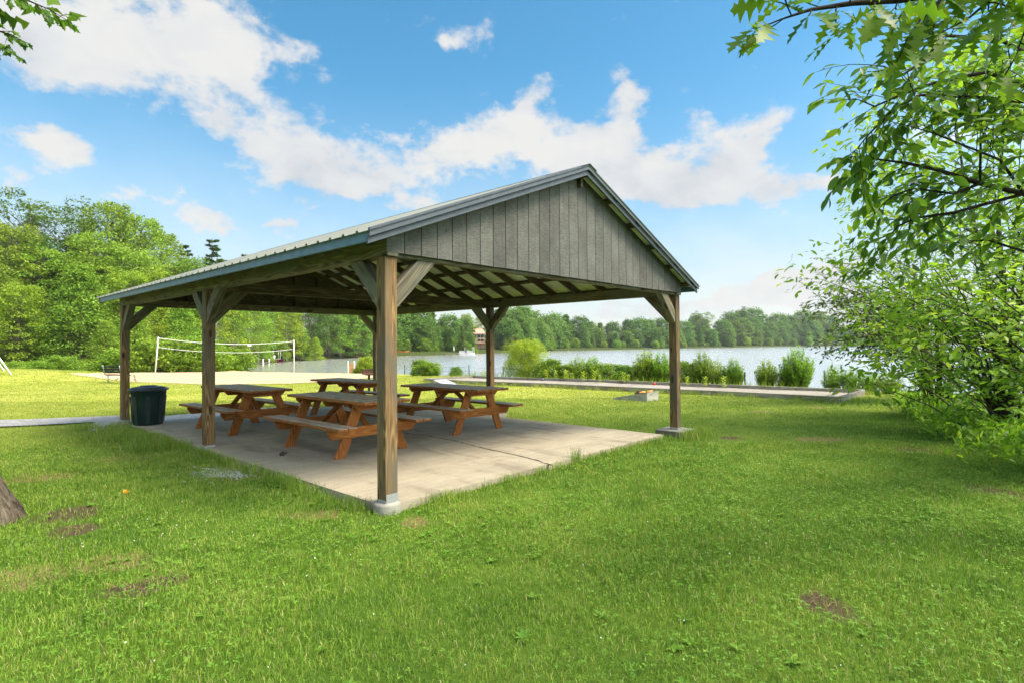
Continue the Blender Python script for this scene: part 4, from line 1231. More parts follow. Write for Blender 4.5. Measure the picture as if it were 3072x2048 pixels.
# ------------------------------------------------------------------ swing set at the left edge
sw0 = Vector(gq(-26.1, 29.3)); sw1 = Vector(gq(-27.75, 30.7)); sd_ = sw1-sw0
swing = thing('swing_set', 'white metal A-frame swing set, only two slanting legs in view at the edge', 'swing set', sw0, 0)
ap0 = Vector((-1.45, -.45, 2.5))
def leg(a, b): m = MB(); m.tube([a, b], .045, 8); m.build('leg', M['white_paint'], swing)
for base, ap in ((Vector((0, 0, -.1)), ap0), (sd_-Vector((0, 0, .1)), ap0+sd_)):
    leg(base, ap); leg(Vector((2*ap.x-base.x, 2*ap.y-base.y, -.2)), ap)
m = MB(); m.tube([ap0, ap0+sd_], .05, 8); m.build('top_bar', M['galv'], swing)
mid = ap0+sd_*.5; dn = sd_.normalized()*.2
m = MB(); m.beam((mid.x-dn.x, mid.y-dn.y, .5), (mid.x+dn.x, mid.y+dn.y, .5), .25, .03); m.build('swing_seat', M['black'], swing)
m = MB()
for k in (-1, 1): m.tube([(mid.x+k*dn.x, mid.y+k*dn.y, .5), (mid.x+k*dn.x, mid.y+k*dn.y, mid.z)], .01, 4)
m.build('chain', M['steel'], swing)

# ------------------------------------------------------------------ post grill
g = Vector(gq(-5.62, 22.0))
grill = thing('post_grill', 'rusty brown park grill on a single dark post', 'grill', g, R(20))
m = MB(); m.tube([(0, 0, -.1), (0, 0, .62)], .045, 8); m.build('post', M['iron'], grill)
m = MB(); m.box(-.14, .14, -.12, .12, .615, .645); m.build('swivel_plate', M['iron'], grill)
m = MB(); m.box(-.25, .25, -.19, .19, .645, .66); m.box(-.25, -.242, -.19, .19, .66, .84); m.box(.242, .25, -.19, .19, .66, .84); m.box(-.242, .242, .182, .19, .66, .84); m.box(-.242, .242, -.19, -.182, .66, .74)
m.build('firebox', M['rust'], grill)
m = MB(); [m.tube([(-.22+.04*k, -.24, .845), (-.22+.04*k, .18, .845)], .006, 5) for k in range(12)]; m.tube([(-.24, -.24, .845), (.24, -.24, .845)], .008, 5)
m.tube([(-.24, -.24, .845), (-.34, -.3, .86)], .012, 5); m.build('cooking_grate', M['iron'], grill)

# ------------------------------------------------------------------ board with white posts at the water
s0 = ground(1054, 1117)
sgn = thing('notice_board', 'blank upright wooden board between two short white posts by the water', 'board', s0, R(12))
for x in (-.22, .22):
    m = MB(); m.box(x-.045, x+.045, -.045, .045, -.1, 1.02); m.build('post', M['white_paint'], sgn, .006)
m = MB(); m.box(-.172, .172, -.02, .02, .05, .84, axis=2); m.build('panel', M['yellow_board'], sgn)
m = MB(); [m.box(x-.015, x+.015, -.028, -.02, z, z+.03) for x in (-.14,) for z in (.15, .70)]; m.build('bolt', M['iron'], sgn)

# ------------------------------------------------------------------ dock, fishing boat
d0, d1 = atz(700, 1093, ZW), atz(820, 1091, ZW)
d1 = Vector((d0.x+5.2, d0.y-1.0, ZW)); d0 = Vector((d0.x-1.0, d0.y+.3, ZW))
dv = (d1-d0); dl = dv.length
dock = thing('boat_dock', 'low grey plank dock with white posts in the inlet', 'dock', d0, yaw(dv))
m = MB()
for k in range(int(dl/.3)): m.box(k*.3, k*.3+.285, -.6, .6, .30, .345, axis=1)
m.build('deck', M['board'], dock)
m = MB(); [m.box(0, dl, y-.03, y+.03, .16, .298) for y in (-.55, .55)]; m.build('stringer', M['galv'], dock)
for x in (.8, dl*.52, dl-.15):
    for y in (-.66, .66):
        m = MB(); m.box(x-.06, x+.06, y-.06, y+.06, -.8, 1.02 if x < 1 else .85); m.build('post', M['white_paint'], dock)
def hull(l, w, h, sec=9):
    prof = []
    for i in range(sec):
        t = i/(sec-1); ww = w/2*(1-max(0, (t-.55)/.45)**2.2*.82); z0 = .14*max(0, (t-.6)/.4)**2*h*3; sh = h*(1+.25*max(0, (t-.5)/.5)**2)
        prof.append((t*l, ww, z0, sh))
    vs, fs = [], []
    for x, ww, z0, sh in prof: vs += [(x, -ww, sh), (x, -ww*.72, z0), (x, ww*.72, z0), (x, ww, sh), (x, ww*.88, sh), (x, ww*.62, z0+.12), (x, -ww*.62, z0+.12), (x, -ww*.88, sh)]
    for i in range(sec-1):
        for k in range(8): fs.append((i*8+k, (i+1)*8+k, (i+1)*8+(k+1) % 8, i*8+(k+1) % 8))
    fs += [tuple(range(8)), tuple((sec-1)*8+k for k in range(7, -1, -1))]
    return vs, fs
bp = atz(815, 1086.5, ZW)
boat = thing('fishing_boat', 'dark red flat-bottomed fishing boat with outboard motor moored behind the dock', 'boat', (bp.x+1.5, bp.y, ZW-.08), R(168))
m = MB(); m.add(*hull(4.4, 1.6, .62)); m.build('hull', M['hull_red'], boat)
m = MB(); m.box(.5, 3.6, -.74, .74, .585, .64); m.build('deck', M['alum'], boat)
m = MB(); m.box(1.2, 1.65, -.2, .2, .64, .95); m.box(1.16, 1.26, -.2, .2, .95, 1.2); m.build('seat', M['strap'], boat)
m = MB(); m.box(-.28, .02, -.16, .16, .62, 1.08); m.box(-.18, -.06, -.05, .05, -.1, .62); m.build('outboard_motor', M['black'], boat, .03)
for x in (-.1, .25): 
    m = MB(); m.tube([(x, .3, .6), (x, .3, 1.75)], .03, 6); m.build('rod', M['galv'], boat)

# ------------------------------------------------------------------ far shore: pontoon boat, dock, house, kayak, tarp
q = atz(1392, 1064, ZW)
pb = thing('pontoon_boat', 'white and grey pontoon boat with dark canopy moored across the lake', 'boat', (q.x-1.3, q.y, ZW), R(-4))
for y in (-.9, .9):
    m = MB(); m.tube([(-.2, y, .12), (.4, y, .08), (3.9, y, .08), (4.1, y, .15)], [.1, .32, .32, .25], 10); m.build('pontoon', M['alum'], pb)
m = MB(); m.box(.1, 3.9, -1.15, 1.15, .40, .48); m.build('deck', M['white_paint'], pb)
m = MB(); m.box(.2, 1.6, -1.12, -1.08, .5, 1.1); m.box(.2, 1.6, 1.08, 1.12, .5, 1.1); m.box(2.2, 3.8, -1.12, -1.08, .5, 1.1); m.build('railing', M['alum'], pb)
m = MB(); m.box(1.6, 3.9, -1.15, 1.15, 2.1, 2.18); m.build('canopy', M['iron'], pb)
for x in (1.65, 3.85):
    m = MB(); m.tube([(x, -1.1, .5), (x, -1.1, 2.1)], .05, 6); m.tube([(x, 1.1, .5), (x, 1.1, 2.1)], .05, 6); m.build('canopy_frame', M['alum'], pb)
m = MB(); m.box(2.1, 2.6, -.5, .5, .48, 1.2); m.box(3.0, 3.5, -.9, .9, .48, .95); m.build('seat', M['white_paint'], pb)
q = atz(1352, 1064, ZW)
fd = thing('lake_dock', 'low dark dock beside the pontoon boat across the lake', 'dock', (q.x-.5, q.y+.3, ZW), R(-8))
m = MB(); m.box(-1.5, 3.4, -.7, .7, .3, .4); m.build('deck', M['board'], fd)
for x in (-1.2, 3.1):
    m = MB(); m.box(x-.08, x+.08, -.66, -.5, -.5, .55); m.build('post', M['iron'], fd)
q = atz(1361, 1062, ZW)
um = thing('closed_umbrella', 'folded white umbrella standing on the dock across the lake', 'umbrella', (q.x, q.y+.5, ZW+.4), 0)
m = MB(); m.tube([(0, 0, 0), (0, 0, 1.9)], .03, 6); m.build('pole', M['galv'], um)
m = MB(); m.lathe([(.16, .55), (.14, .9), (.09, 1.5), (.02, 1.95)], 8); m.build('canopy', M['white_paint'], um)
q = atz(1200, 1066, ZW)
ky = Vector(gq(q.x, q.y+2.2))
m = MB(); vs, fs = hull(3.2, .7, .32); m.add(vs, fs); o = m.build('kayak', M['orange']); o.location = (ky.x-1.3, ky.y, max(ky.z, ZW)+.02)
tag(o, 'orange kayak pulled up on the far bank', 'kayak')
q = atz(1513, 1056, ZW)
tk = Vector(gq(q.x, q.y+9))
m = MB(); m.add([(-1.1, -.6, 0), (1.1, -.6, 0), (1.1, .6, 0), (-1.1, .6, 0), (-.9, -.3, .9), (.8, -.35, 1.1), (.85, .3, .95), (-.8, .35, 1.0)], [(0, 1, 5, 4), (1, 2, 6, 5), (2, 3, 7, 6), (3, 0, 4, 7), (4, 5, 6, 7)])
o = m.build('tarp_cover', M['blue_tarp'], None, .08); o.location = tk; tag(o, 'small heap under a blue tarp on the far bank', 'tarp')
# house
hp = atY(1440, 1036, 196)
hz = hp.z
house = thing('lake_house', 'tan lake house with pink-brown roof and red deck among the far trees', 'house', (hp.x, hp.y, hz), R(8))
m = MB(); m.box(-3.2, 1.5, 0, 5, -1.0, 4.0); m.build('wall', M['orange_wall'], house)
m = MB(); m.prism([(-3.6, -.5, 4.0), (1.9, -.5, 4.0), (1.0, 1.6, 5.7), (-2.7, 1.6, 5.7)], (0, 0, .12)); m.prism([(1.9, -.5, 4.0), (1.9, 5.4, 4.0), (1.0, 3.6, 5.7), (1.0, 1.6, 5.7)], (0, 0, .12)); m.prism([(1.0, 1.6, 5.7), (1.0, 3.6, 5.7), (-2.7, 3.6, 5.7), (-2.7, 1.6, 5.7)], (0, 0, .12))
rf = m.build('roof', M['roof_tile'], house)
m = MB(); m.box(.1, .5, 2.2, 2.6, 5.6, 6.5); m.build('chimney', M['orange_wall'], rf)
for x0, x1, z0, z1 in ((-.9, .15, 2.65, 3.75), (.3, 1.35, 2.65, 3.75), (-.9, .15, 1.45, 2.25), (.3, 1.35, 1.45, 2.25), (-2.6, -1.2, 2.65, 3.75)):
    m = MB(); m.box(x0, x1, -.05, -.01, z0, z1); m.build('window', M['glass'], house)
m = MB(); m.box(-3.0, 2.7, -1.8, 0, .6, .75); m.build('deck', M['deckred'], house)
m = MB(); m.box(-3.0, 2.7, -1.8, -1.74, 1.28, 1.36); [m.box(-3.0+k*.3, -2.93+k*.3, -1.79, -1.75, .75, 1.28) for k in range(20)]; m.build('deck_railing', M['deckred'], house)
for x in (-2.9, -.1, 2.55):
    m = MB(); m.box(x, x+.18, -1.75, -1.57, -1.0, .6); m.build('deck_post', M['deckred'], house)

# ------------------------------------------------------------------ single fallen leaves
def leaf_thing(px, py, z, size, mat, label, yawd, nn=1):
    p = ground(px, py) if z is None else atz(px, py, z)
    P = np.zeros((nn, 3)); D = np.array([(math.cos(R(yawd+70*k)), math.sin(R(yawd+70*k)), .35+.3*k) for k in range(nn)]); N = np.array([(.3, -.5, .8)]*nn)
    me = leaf_mesh('fallen_leaf', T_MAPLE, P, D, N, np.full(nn, size), np.linspace(.1, .9, nn), mat)
    o = link('fallen_leaf', me); o.location = (p.x, p.y, p.z+.05 if z is None else z+.012); tag(o, label, 'leaf')
leaf_thing(372, 1492, None, .055, M['dead_leaf'], 'yellow and rust coloured fallen leaf caught upright in the grass', 20, 2)
leaf_thing(838, 1366, 0, .12, M['bag_dark'], 'dark dry leaf on the concrete slab near the nearest picnic table', 15)
# ------------------------------------------------------------------ trees: meshes of each kind
def gen_broad(seed, H, Rr, zb, ncl, nlf, ls, leaf='leaf_far', bark='bark', prof='round', flat=.5, clr=.30, tr=None, stems=1, tmpl=T_SPRIG, limb=True, cover=.8, upr=.0):
    g = np.random.default_rng(seed); q = random.Random(seed)
    m = MB(); r0 = tr or .011*H+.05
    axes = []
    for s in range(stems):
        lean = (g.normal(size=2)*.035*H) if stems == 1 else np.array([math.cos(6.28*s/stems+seed), math.sin(6.28*s/stems+seed)])*Rr*.32
        nseg = 7
        pts = [Vector((lean[0]*(t**1.2)+g.normal()*.012*H*t*(1-t)*3, lean[1]*(t**1.2)+g.normal()*.012*H*t*(1-t)*3, (t*.92*H) if t > 0 else -.3)) for t in np.linspace(0, 1, nseg)]
        rad = [r0*(1.25 if i == 0 else 1)*(1-.86*i/(nseg-1))/(1 if stems == 1 else 1.3) for i in range(nseg)]
        m.tube(pts, rad, 7, cap=False); axes.append(pts)
    P, D, N, T, SZ = [], [], [], [], []
    for i in range(ncl):
        t = (i+q.random())/ncl
        z = zb+(H-zb)*t
        if prof == 'round': pr = math.sqrt(max(.03, 1-((t-.42)/.62)**2))
        elif prof == 'cone': pr = (1-t)**.75*.95+.08
        elif prof == 'vase': pr = .45+.75*math.sin(min(1, t*1.15)*math.pi*.62)*(1 if t < .8 else 1-(t-.8)*2)
        else: pr = math.sqrt(max(.05, 1-((t-.35)/.7)**2))
        rr = Rr*pr*(.30+.70*math.sqrt(q.random()))
        an = i*2.39996+q.uniform(-.5, .5)
        ax = axes[i % len(axes)]; k = min(len(ax)-1.001, max(0, z/(.92*H)*(len(ax)-1))); a0 = ax[int(k)].lerp(ax[int(k)+1], k-int(k))
        c = Vector((a0.x+rr*math.cos(an), a0.y+rr*math.sin(an), z-.10*rr+.05*H*(q.random()-.5)))
        cw = Rr*clr*q.uniform(.65, 1.25)*(.75+.35*pr)
        if limb and rr > .25*Rr:
            kb = max(0.05, k-.9*rr/H*(len(ax)-1)); b0 = ax[int(kb)].lerp(ax[int(kb)+1], kb-int(kb))
            mid = b0.lerp(c, .55)+Vector((0, 0, .06*rr)); r1 = r0*.30*(1-.6*t)
            m.tube([b0, mid, c], [r1, r1*.6, r1*.2], 4, cap=False)
        n = int(nlf*q.uniform(.6, 1.3))
        u = rdir(n, g)*(g.random((n, 1))**.42)
        u[:, 2] *= flat
        p = np.array(c)+u*cw
        rad_ = np.hypot(u[:, 0], u[:, 1])
        p[:, 2] -= .22*cw*rad_**2*(1-upr)
        out = u/np.maximum(np.linalg.norm(u, axis=1, keepdims=True), 1e-3)
        d = out*np.array([[1, 1, .25]])+g.normal(size=(n, 3))*.55+np.array([[0, 0, -.15+upr]])
        nn = out*.5+np.array([[0, 0, .8]])+g.normal(size=(n, 3))*.38
        P.append(p); D.append(d); N.append(nn); SZ.append(ls*g.uniform(.6, 1.35, n)); T.append(np.clip(g.normal(.5+.15*(q.random()-.5), .2, n)+.12*u[:, 2]/flat, 0, 1))
    me = leaf_mesh('crown', tmpl, np.concatenate(P), np.concatenate(D), np.concatenate(N), np.concatenate(SZ), np.concatenate(T), M[leaf])
    return m.mesh('trunk', M[bark]), me
def gen_pine(seed, H, Rr, zb, ls, whorl=.85, nb=6, dens=1.0, leaf='leaf_pine', droop=.0, gap=.25):
    g = np.random.default_rng(seed); q = random.Random(seed)
    m = MB(); r0 = .012*H+.04
    m.tube([(0, 0, -.3), (.01*H, 0, H*.5), (0, .008*H, H)], [r0*1.2, r0*.65, .02], 7, cap=False)
    P, D, N, T, SZ = [], [], [], [], []
    z = zb
    while z < H-.1:
        t = (z-zb)/(H-zb); ln0 = Rr*((1-t)**.8)*(.9+.1*math.sin(9*t))+.25
        for k in range(nb):
            if q.random() < gap: continue
            an = q.uniform(0, 6.283); ln = ln0*q.uniform(.55, 1.15)
            up = .18-.25*(1-t)*droop*2+q.uniform(-.06, .1)
            e = Vector((math.cos(an)*ln, math.sin(an)*ln, z+ln*up)); b0 = Vector((0, 0, z))
            m.tube([b0, b0.lerp(e, .5)-Vector((0, 0, .03*ln)), e], [.03*r0/.15, .02*r0/.15, .006], 4, cap=False)
            n = int(dens*(22+34*ln))
            s = g.random(n)**.6
            p = np.array(b0)+np.outer(s, np.array(e-b0))
            lat = np.array([-math.sin(an), math.cos(an), 0])
            w_a = (g.random(n)-.5)*2*.36*ln*(1.05-s)+g.normal(size=n)*.05
            p += np.outer(w_a, lat); p[:, 2] += g.normal(size=n)*.05*ln*.5+.02
            d = np.outer(np.ones(n), np.array((e-b0).normalized()))*.7+np.outer(np.sign(w_a)*.6, lat)+g.normal(size=(n, 3))*.3+np.array([[0, 0, .25-droop]])
            nn = np.array([[0, 0, 1.]])+g.normal(size=(n, 3))*.3
            P.append(p); D.append(d); N.append(nn); SZ.append(ls*g.uniform(.6, 1.3, n)); T.append(np.clip(g.normal(.45+.2*s, .2, n), 0, 1))
        z += whorl*q.uniform(.75, 1.25)*(1-.45*t)
    me = leaf_mesh('crown', T_SPRIG, np.concatenate(P), np.concatenate(D), np.concatenate(N), np.concatenate(SZ), np.concatenate(T), M[leaf])
    return m.mesh('trunk', M['bark']), me
def plant(name, meshes, x, y, sc, label, cat, group, dz=0, sz=1.0, rot=None):
    t = thing(name, label, cat, (x, y, gz(x, y)-.05+dz), rnd.uniform(0, 6.28) if rot is None else rot, group)
    t.scale = (sc, sc, sc*sz)
    link('trunk', meshes[0], t); link('crown', meshes[1], t)
    return t

def gen_shoots(seed, H, Rr, nst, nlf, ls):
    """shrub of upright leafy shoots fanning out of one root"""
    g = np.random.default_rng(seed); q = random.Random(seed); m = MB(); P, D, N, T, SZ = [], [], [], [], []
    for i in range(nst):
        a = i*2.39996; rr = Rr*math.sqrt((i+.5)/nst)*q.uniform(.8, 1.1); h = H*(1-.45*(rr/Rr)**2)*q.uniform(.62, 1.04)
        b0 = Vector((.25*rr*math.cos(a), .25*rr*math.sin(a), -.05)); e = Vector((rr*math.cos(a), rr*math.sin(a), h)); md = b0.lerp(e, .5)+Vector((.12*rr*math.cos(a), .12*rr*math.sin(a), .06*h))
        m.tube([b0, md, e], [.014, .010, .003], 4, cap=False)
        n = int(nlf*q.uniform(.6, 1.3)); t = .08+.92*g.random(n)**.8
        p = np.outer((1-t)**2, b0)+np.outer(2*t*(1-t), md*2-(b0+e)*.5)+np.outer(t*t, e)
        an = g.random(n)*6.283; d = np.stack([np.cos(an), np.sin(an), .35+.6*t], 1)
        p[:, :2] += d[:, :2]*.05
        P.append(p); D.append(d+g.normal(size=(n, 3))*.25); N.append(np.stack([-d[:, 0]*.6, -d[:, 1]*.6, np.ones(n)], 1)+g.normal(size=(n, 3))*.35)
        SZ.append(ls*(1.15-.5*t)*g.uniform(.65, 1.25, n)); T.append(np.clip(g.normal(.32+.35*t, .2, n), 0, 1))
    me = leaf_mesh('crown', T_OVAL, np.concatenate(P), np.concatenate(D), np.concatenate(N), np.concatenate(SZ), np.concatenate(T), M['leaf_shrub'])
    return m.mesh('trunk', M['bark']), me
K = {}
# for the wood by the lawn (40-90 m)
K['maple'] = gen_broad(1, 14, 4.2, 2.2, 130, 105, .27, 'leaf_mid', prof='round', flat=.38, clr=.25)
K['maple_low'] = gen_broad(2, 10, 3.6, 1.6, 110, 120, .24, 'leaf_mid', prof='cone', flat=.36, clr=.33)
K['oak'] = gen_broad(3, 18, 5.2, 5, 120, 110, .30, 'leaf_far', prof='vase', flat=.48, clr=.24, tr=.28)
K['ash'] = gen_broad(4, 18, 4.0, 4, 140, 90, .30, 'leaf_mid', prof='oval', flat=.9, clr=.22, upr=.5)
K['dark'] = gen_broad(5, 16, 4.4, 1.5, 140, 100, .28, 'leaf_far', prof='round', flat=.5, clr=.25)
K['lime'] = gen_broad(6, 12, 3.6, 1.6, 110, 120, .25, 'leaf_lime', prof='oval', flat=.42)
K['birch'] = gen_broad(7, 14, 2.6, 5, 80, 90, .22, 'leaf_mid', 'birch', prof='oval', flat=.6, tr=.10)
K['far_round'] = gen_broad(31, 14, 5.6, .8, 110, 90, .62, 'leaf_far', prof='round', flat=.55, clr=.30, limb=False)
K['far_tall'] = gen_broad(32, 15, 4.6, .8, 110, 90, .60, 'leaf_far', prof='oval', flat=.7, clr=.30, limb=False)
K['far_low'] = gen_broad(33, 8, 4.8, .2, 80, 90, .55, 'leaf_mid', prof='round', flat=.55, clr=.33, limb=False)
K['far_fir'] = gen_broad(34, 15, 4.2, .4, 130, 80, .55, 'leaf_far', prof='cone', flat=.30, clr=.34, limb=False)
K['pine'] = gen_pine(8, 19, 4.6, 5, .42, 1.25, 6, 1.1, gap=.35)
K['hemlock'] = gen_pine(9, 16, 3.8, .8, .34, .55, 7, 1.1, 'leaf_far', .14, .12)
K['hem_dark'] = gen_pine(10, 16, 3.4, .8, .36, .6, 7, 1.0, 'leaf_pine', .14, .12)
# shrubs
K['sh_round'] = gen_broad(21, 1.6, 1.0, .02, 90, 110, .12, 'leaf_shrub', prof='round', flat=.8, clr=.30, stems=4, tr=.025, tmpl=T_OVAL, upr=.4)
K['sh_tall'] = gen_shoots(22, 2.1, .95, 84, 100, .145)
K['sh_loose'] = gen_shoots(23, 1.7, 1.0, 64, 75, .13)
K['sh_lime'] = gen_broad(24, 1.4, .95, .02, 80, 120, .125, 'leaf_lime', prof='round', flat=.8, clr=.32, stems=5, tr=.02, upr=.6)
K['willow'] = gen_broad(25, 4.0, 2.0, .3, 150, 220, .19, 'leaf_lime', prof='round', flat=1.1, clr=.26, stems=5, tr=.05, tmpl=T_NEEDLE, upr=.2)
K['under'] = gen_broad(26, 2.4, 2.0, .05, 70, 110, .22, 'leaf_shrub', prof='round', flat=.6, clr=.36, stems=3, tr=.04, upr=.3)

fat = lambda px, d: ((px-1536)/F*d, d)
# ------------------------------------------------------------------ wood on the left, front row and skyline
G1 = 'trees of the wood beside the lawn'
def lt(kind, px, d, toppy, label, name='broadleaf_tree', cat='tree', group=G1, base=None):
    """tree in the column px, d metres out, whose top reaches photo row toppy"""
    x, y = fat(px, d); H0 = {'maple': 14, 'maple_low': 10, 'oak': 18, 'ash': 18, 'dark': 16, 'lime': 12, 'birch': 14, 'pine': 19, 'hemlock': 16, 'hem_dark': 16, 'under': 2.4, 'far_round': 14, 'far_tall': 15, 'far_low': 8, 'far_fir': 15}[kind]
    zt_ = atY(px, toppy, d).z; g0 = gz(x, y)
    h = (zt_-g0)*.97
    sc = h/H0
    return plant(name, K[kind], x, y, sc, label, cat, group)
lt('maple_low', 238, 52, 790, 'young maple with forked grey trunk at the edge of the left wood')
lt('oak', 60, 66, 572, 'tall oak with open dark crown, highest on the left skyline')
lt('oak', 185, 72, 622, 'spreading dark oak on the skyline just right of the tallest one')
lt('ash', 330, 70, 600, 'feathery upright ash on the left skyline')
lt('ash', 415, 72, 640, 'second feathery ash with sunlit top next to a taller twin')
lt('ash', 480, 78, 690, 'smaller feathery ash stepping down towards the pines')
lt('pine', 552, 92, 722, 'thin ragged pine left of a fuller pine on the skyline', 'pine_tree')
lt('pine', 638, 90, 703, 'full-topped white pine standing above the pavilion eave', 'pine_tree')
lt('pine', 735, 100, 750, 'pine top just clearing the metal roof line', 'pine_tree')
row = [('dark', -70, 60, 640), ('maple', 20, 57, 660), ('maple', 120, 58, 730), ('lime', 45, 50, 840), ('dark', 95, 62, 700), ('maple', 290, 60, 760), ('lime', 370, 56, 800), ('maple', 300, 62, 690), ('maple', 420, 62, 740),
       ('dark', 235, 68, 690), ('lime', 470, 60, 800), ('maple', 520, 64, 790), ('maple', 590, 66, 770), ('lime', 640, 66, 805), ('dark', 560, 72, 770), ('maple', 690, 72, 800), ('hemlock', 660, 82, 770), ('maple', 740, 78, 815),
       ('maple_low', 545, 56, 900), ('maple_low', 400, 52, 915), ('birch', 650, 62, 860), ('birch', 700, 66, 850), ('birch', 745, 70, 850), ('birch', 430, 54, 950), ('dark', 35, 52, 860), ('maple', -40, 52, 780), ('maple_low', 320, 50, 960), ('hem_dark', 20, 55, 900), ('dark', 150, 57, 880), ('lime', 490, 55, 970)]
LB = {'maple': 'leafy green maple packed in the wood left of the pavilion', 'dark': 'dark green dense tree shaded inside the left wood', 'lime': 'yellow-green sunlit tree in the front of the left wood', 'birch': 'slim pale-trunked birch seen under the pavilion eave',
      'hemlock': 'layered hemlock rising behind the inlet', 'hem_dark': 'dark hemlock in the shade behind the swing set', 'maple_low': 'low young maple with boughs down to the undergrowth'}
for k, px, d, ty in row:
    lt(k, px, d, ty, LB[k], {'birch': 'birch_tree', 'hemlock': 'hemlock_tree', 'hem_dark': 'hemlock_tree'}.get(k, 'broadleaf_tree'))
# right along the inlet, behind the volleyball net and boat
inl = [('maple', 800, 92, 880), ('lime', 850, 96, 900), ('hemlock', 880, 100, 860), ('dark', 930, 108, 850), ('dark', 985, 112, 870), ('maple', 1020, 116, 860), ('dark', 1070, 120, 880), ('maple', 900, 98, 980), ('maple_low', 945, 99, 1010), ('maple_low', 1010, 118, 1000),
       ('dark', 780, 98, 850), ('dark', 830, 108, 830), ('birch', 860, 94, 900), ('birch', 820, 90, 905), ('birch', 775, 84, 895), ('maple', 960, 122, 820), ('dark', 1050, 130, 840), ('maple_low', 840, 92, 1000), ('maple_low', 790, 86, 1010)]
for k, px, d, ty in inl:
    lt(k, px, d, ty, {'maple': 'rounded green tree on the bank behind the fishing boat', 'lime': 'bright yellow-green tree on the bank above the fishing boat', 'hemlock': 'layered hemlock above the fishing boat', 'dark': 'dark green tree leaning over the shaded inlet water',
                      'maple_low': 'low bushy tree at the very edge of the inlet', 'birch': 'thin birch with bare pale stem on the inlet bank'}[k], {'birch': 'birch_tree', 'hemlock': 'hemlock_tree'}.get(k, 'broadleaf_tree'), group='trees along the inlet')
# undergrowth at the foot of the wood
for i in range(34):
    px = -30+i*22+rnd.uniform(-8, 8); d = 47.5+1.2*math.sin(i)+rnd.uniform(0, 2.5) if px > 240 else 42+rnd.uniform(0, 5)
    if px > 640: d = 51+rnd.uniform(0, 3)
    x, y = fat(px, d)
    if lake_sd(np.array([x]), np.array([y]))[0] < .8: continue
    plant('undergrowth_shrub', K['under'], x, y, rnd.uniform(.4, 1.0)*(1.25 if px > 330 else .55), 'low bright green shrub at the foot of the left wood', 'shrub', 'undergrowth shrubs along the wood edge')

# ------------------------------------------------------------------ far shore across the lake
FAR = [(1095, 128, 850), (1135, 138, 890), (1175, 146, 900), (1215, 150, 905), (1262, 152, 925), (1300, 158, 930), (1348, 164, 940), (1395, 172, 955), (1490, 196, 930), (1530, 192, 920), (1565, 196, 915), (1600, 205, 925), (1632, 226, 945),
       (1660, 236, 935), (1700, 244, 945), (1735, 252, 943), (1772, 258, 962), (1805, 266, 960), (1842, 270, 962), (1880, 276, 957), (1915, 282, 952), (1950, 290, 950), (1985, 300, 957), (2020, 312, 955), (2055, 320, 962), (2090, 336, 945), (2125, 345, 960), (2165, 352, 962)]
G2 = 'trees of the wood across the lake'
LF = {'maple': 'round green tree in the wood across the lake', 'dark': 'dark green tree in the wood across the lake', 'ash': 'tall narrow tree in the wood across the lake', 'lime': 'yellow-green sunlit tree in the wood across the lake', 'hemlock': 'layered conifer at the far waterline', 'hem_dark': 'dark conifer standing in the wood across the lake', 'pine': 'ragged pine above the far treetops', 'far_round': 'rounded green tree in the wood across the lake', 'far_tall': 'tall full tree in the wood across the lake', 'far_fir': 'tapering layered conifer in the wood across the lake', 'far_low': 'low bushy tree at the far waterline'}
def nm(k): return {'far_fir': 'hemlock_tree', 'hemlock': 'hemlock_tree', 'hem_dark': 'hemlock_tree', 'pine': 'pine_tree'}.get(k, 'broadleaf_tree')
kinds = ['far_round', 'far_tall', 'far_round', 'far_tall', 'far_round', 'far_fir', 'far_round', 'far_tall', 'far_fir']
for i, (px, d, ty) in enumerate(FAR):
    k = kinds[i % len(kinds)]
    lt(k, px+rnd.uniform(-6, 6), d*1.06, ty+rnd.uniform(-4, 8), LF[k], nm(k), group=G2)
    for j in range(2):                       # second row and the waterline
        k = rnd.choice(['far_round', 'far_tall', 'far_fir', 'far_round', 'far_round'])
        lt(k, px+rnd.uniform(-20, 20), d*1.02+rnd.uniform(0, 4), ty+(1048-ty)*rnd.uniform(.25, .45), LF[k], nm(k), group=G2)
    lt('far_low', px+rnd.uniform(-16, 16), d*1.0+2.5, 1048-(1048-ty)*rnd.uniform(.2, .35), LF['far_low'], group=G2)
lt('lime', 1440, 235, 940, 'glowing yellow-green tree behind the tan lake house', group=G2)
lt('lime', 1405, 230, 938, 'yellow-green tree left of the lake house roof', group=G2)
lt('dark', 1475, 225, 945, 'dark tree right of the lake house roof', group=G2)
lt('hemlock', 1385, 166, 975, 'broad layered hemlock beside the lake house', 'hemlock_tree', group=G2)
lt('hemlock', 1350, 162, 985, 'layered hemlock behind the closed white umbrella', 'hemlock_tree', group=G2)
lt('maple_low', 1412, 163, 1030, 'round bush just right of the pontoon boat', group=G2)
lt('maple_low', 1425, 166, 1033, 'small round bush below the lake house', group=G2)
HILL = [(2195, 372, 935), (2225, 380, 928), (2260, 392, 924), (2300, 400, 940), (2335, 410, 940), (2370, 418, 945), (2410, 425, 932), (2450, 432, 935), (2490, 440, 945), (2530, 450, 960), (2570, 460, 985), (2620, 480, 1000), (2680, 500, 1005), (2740, 520, 1005)]
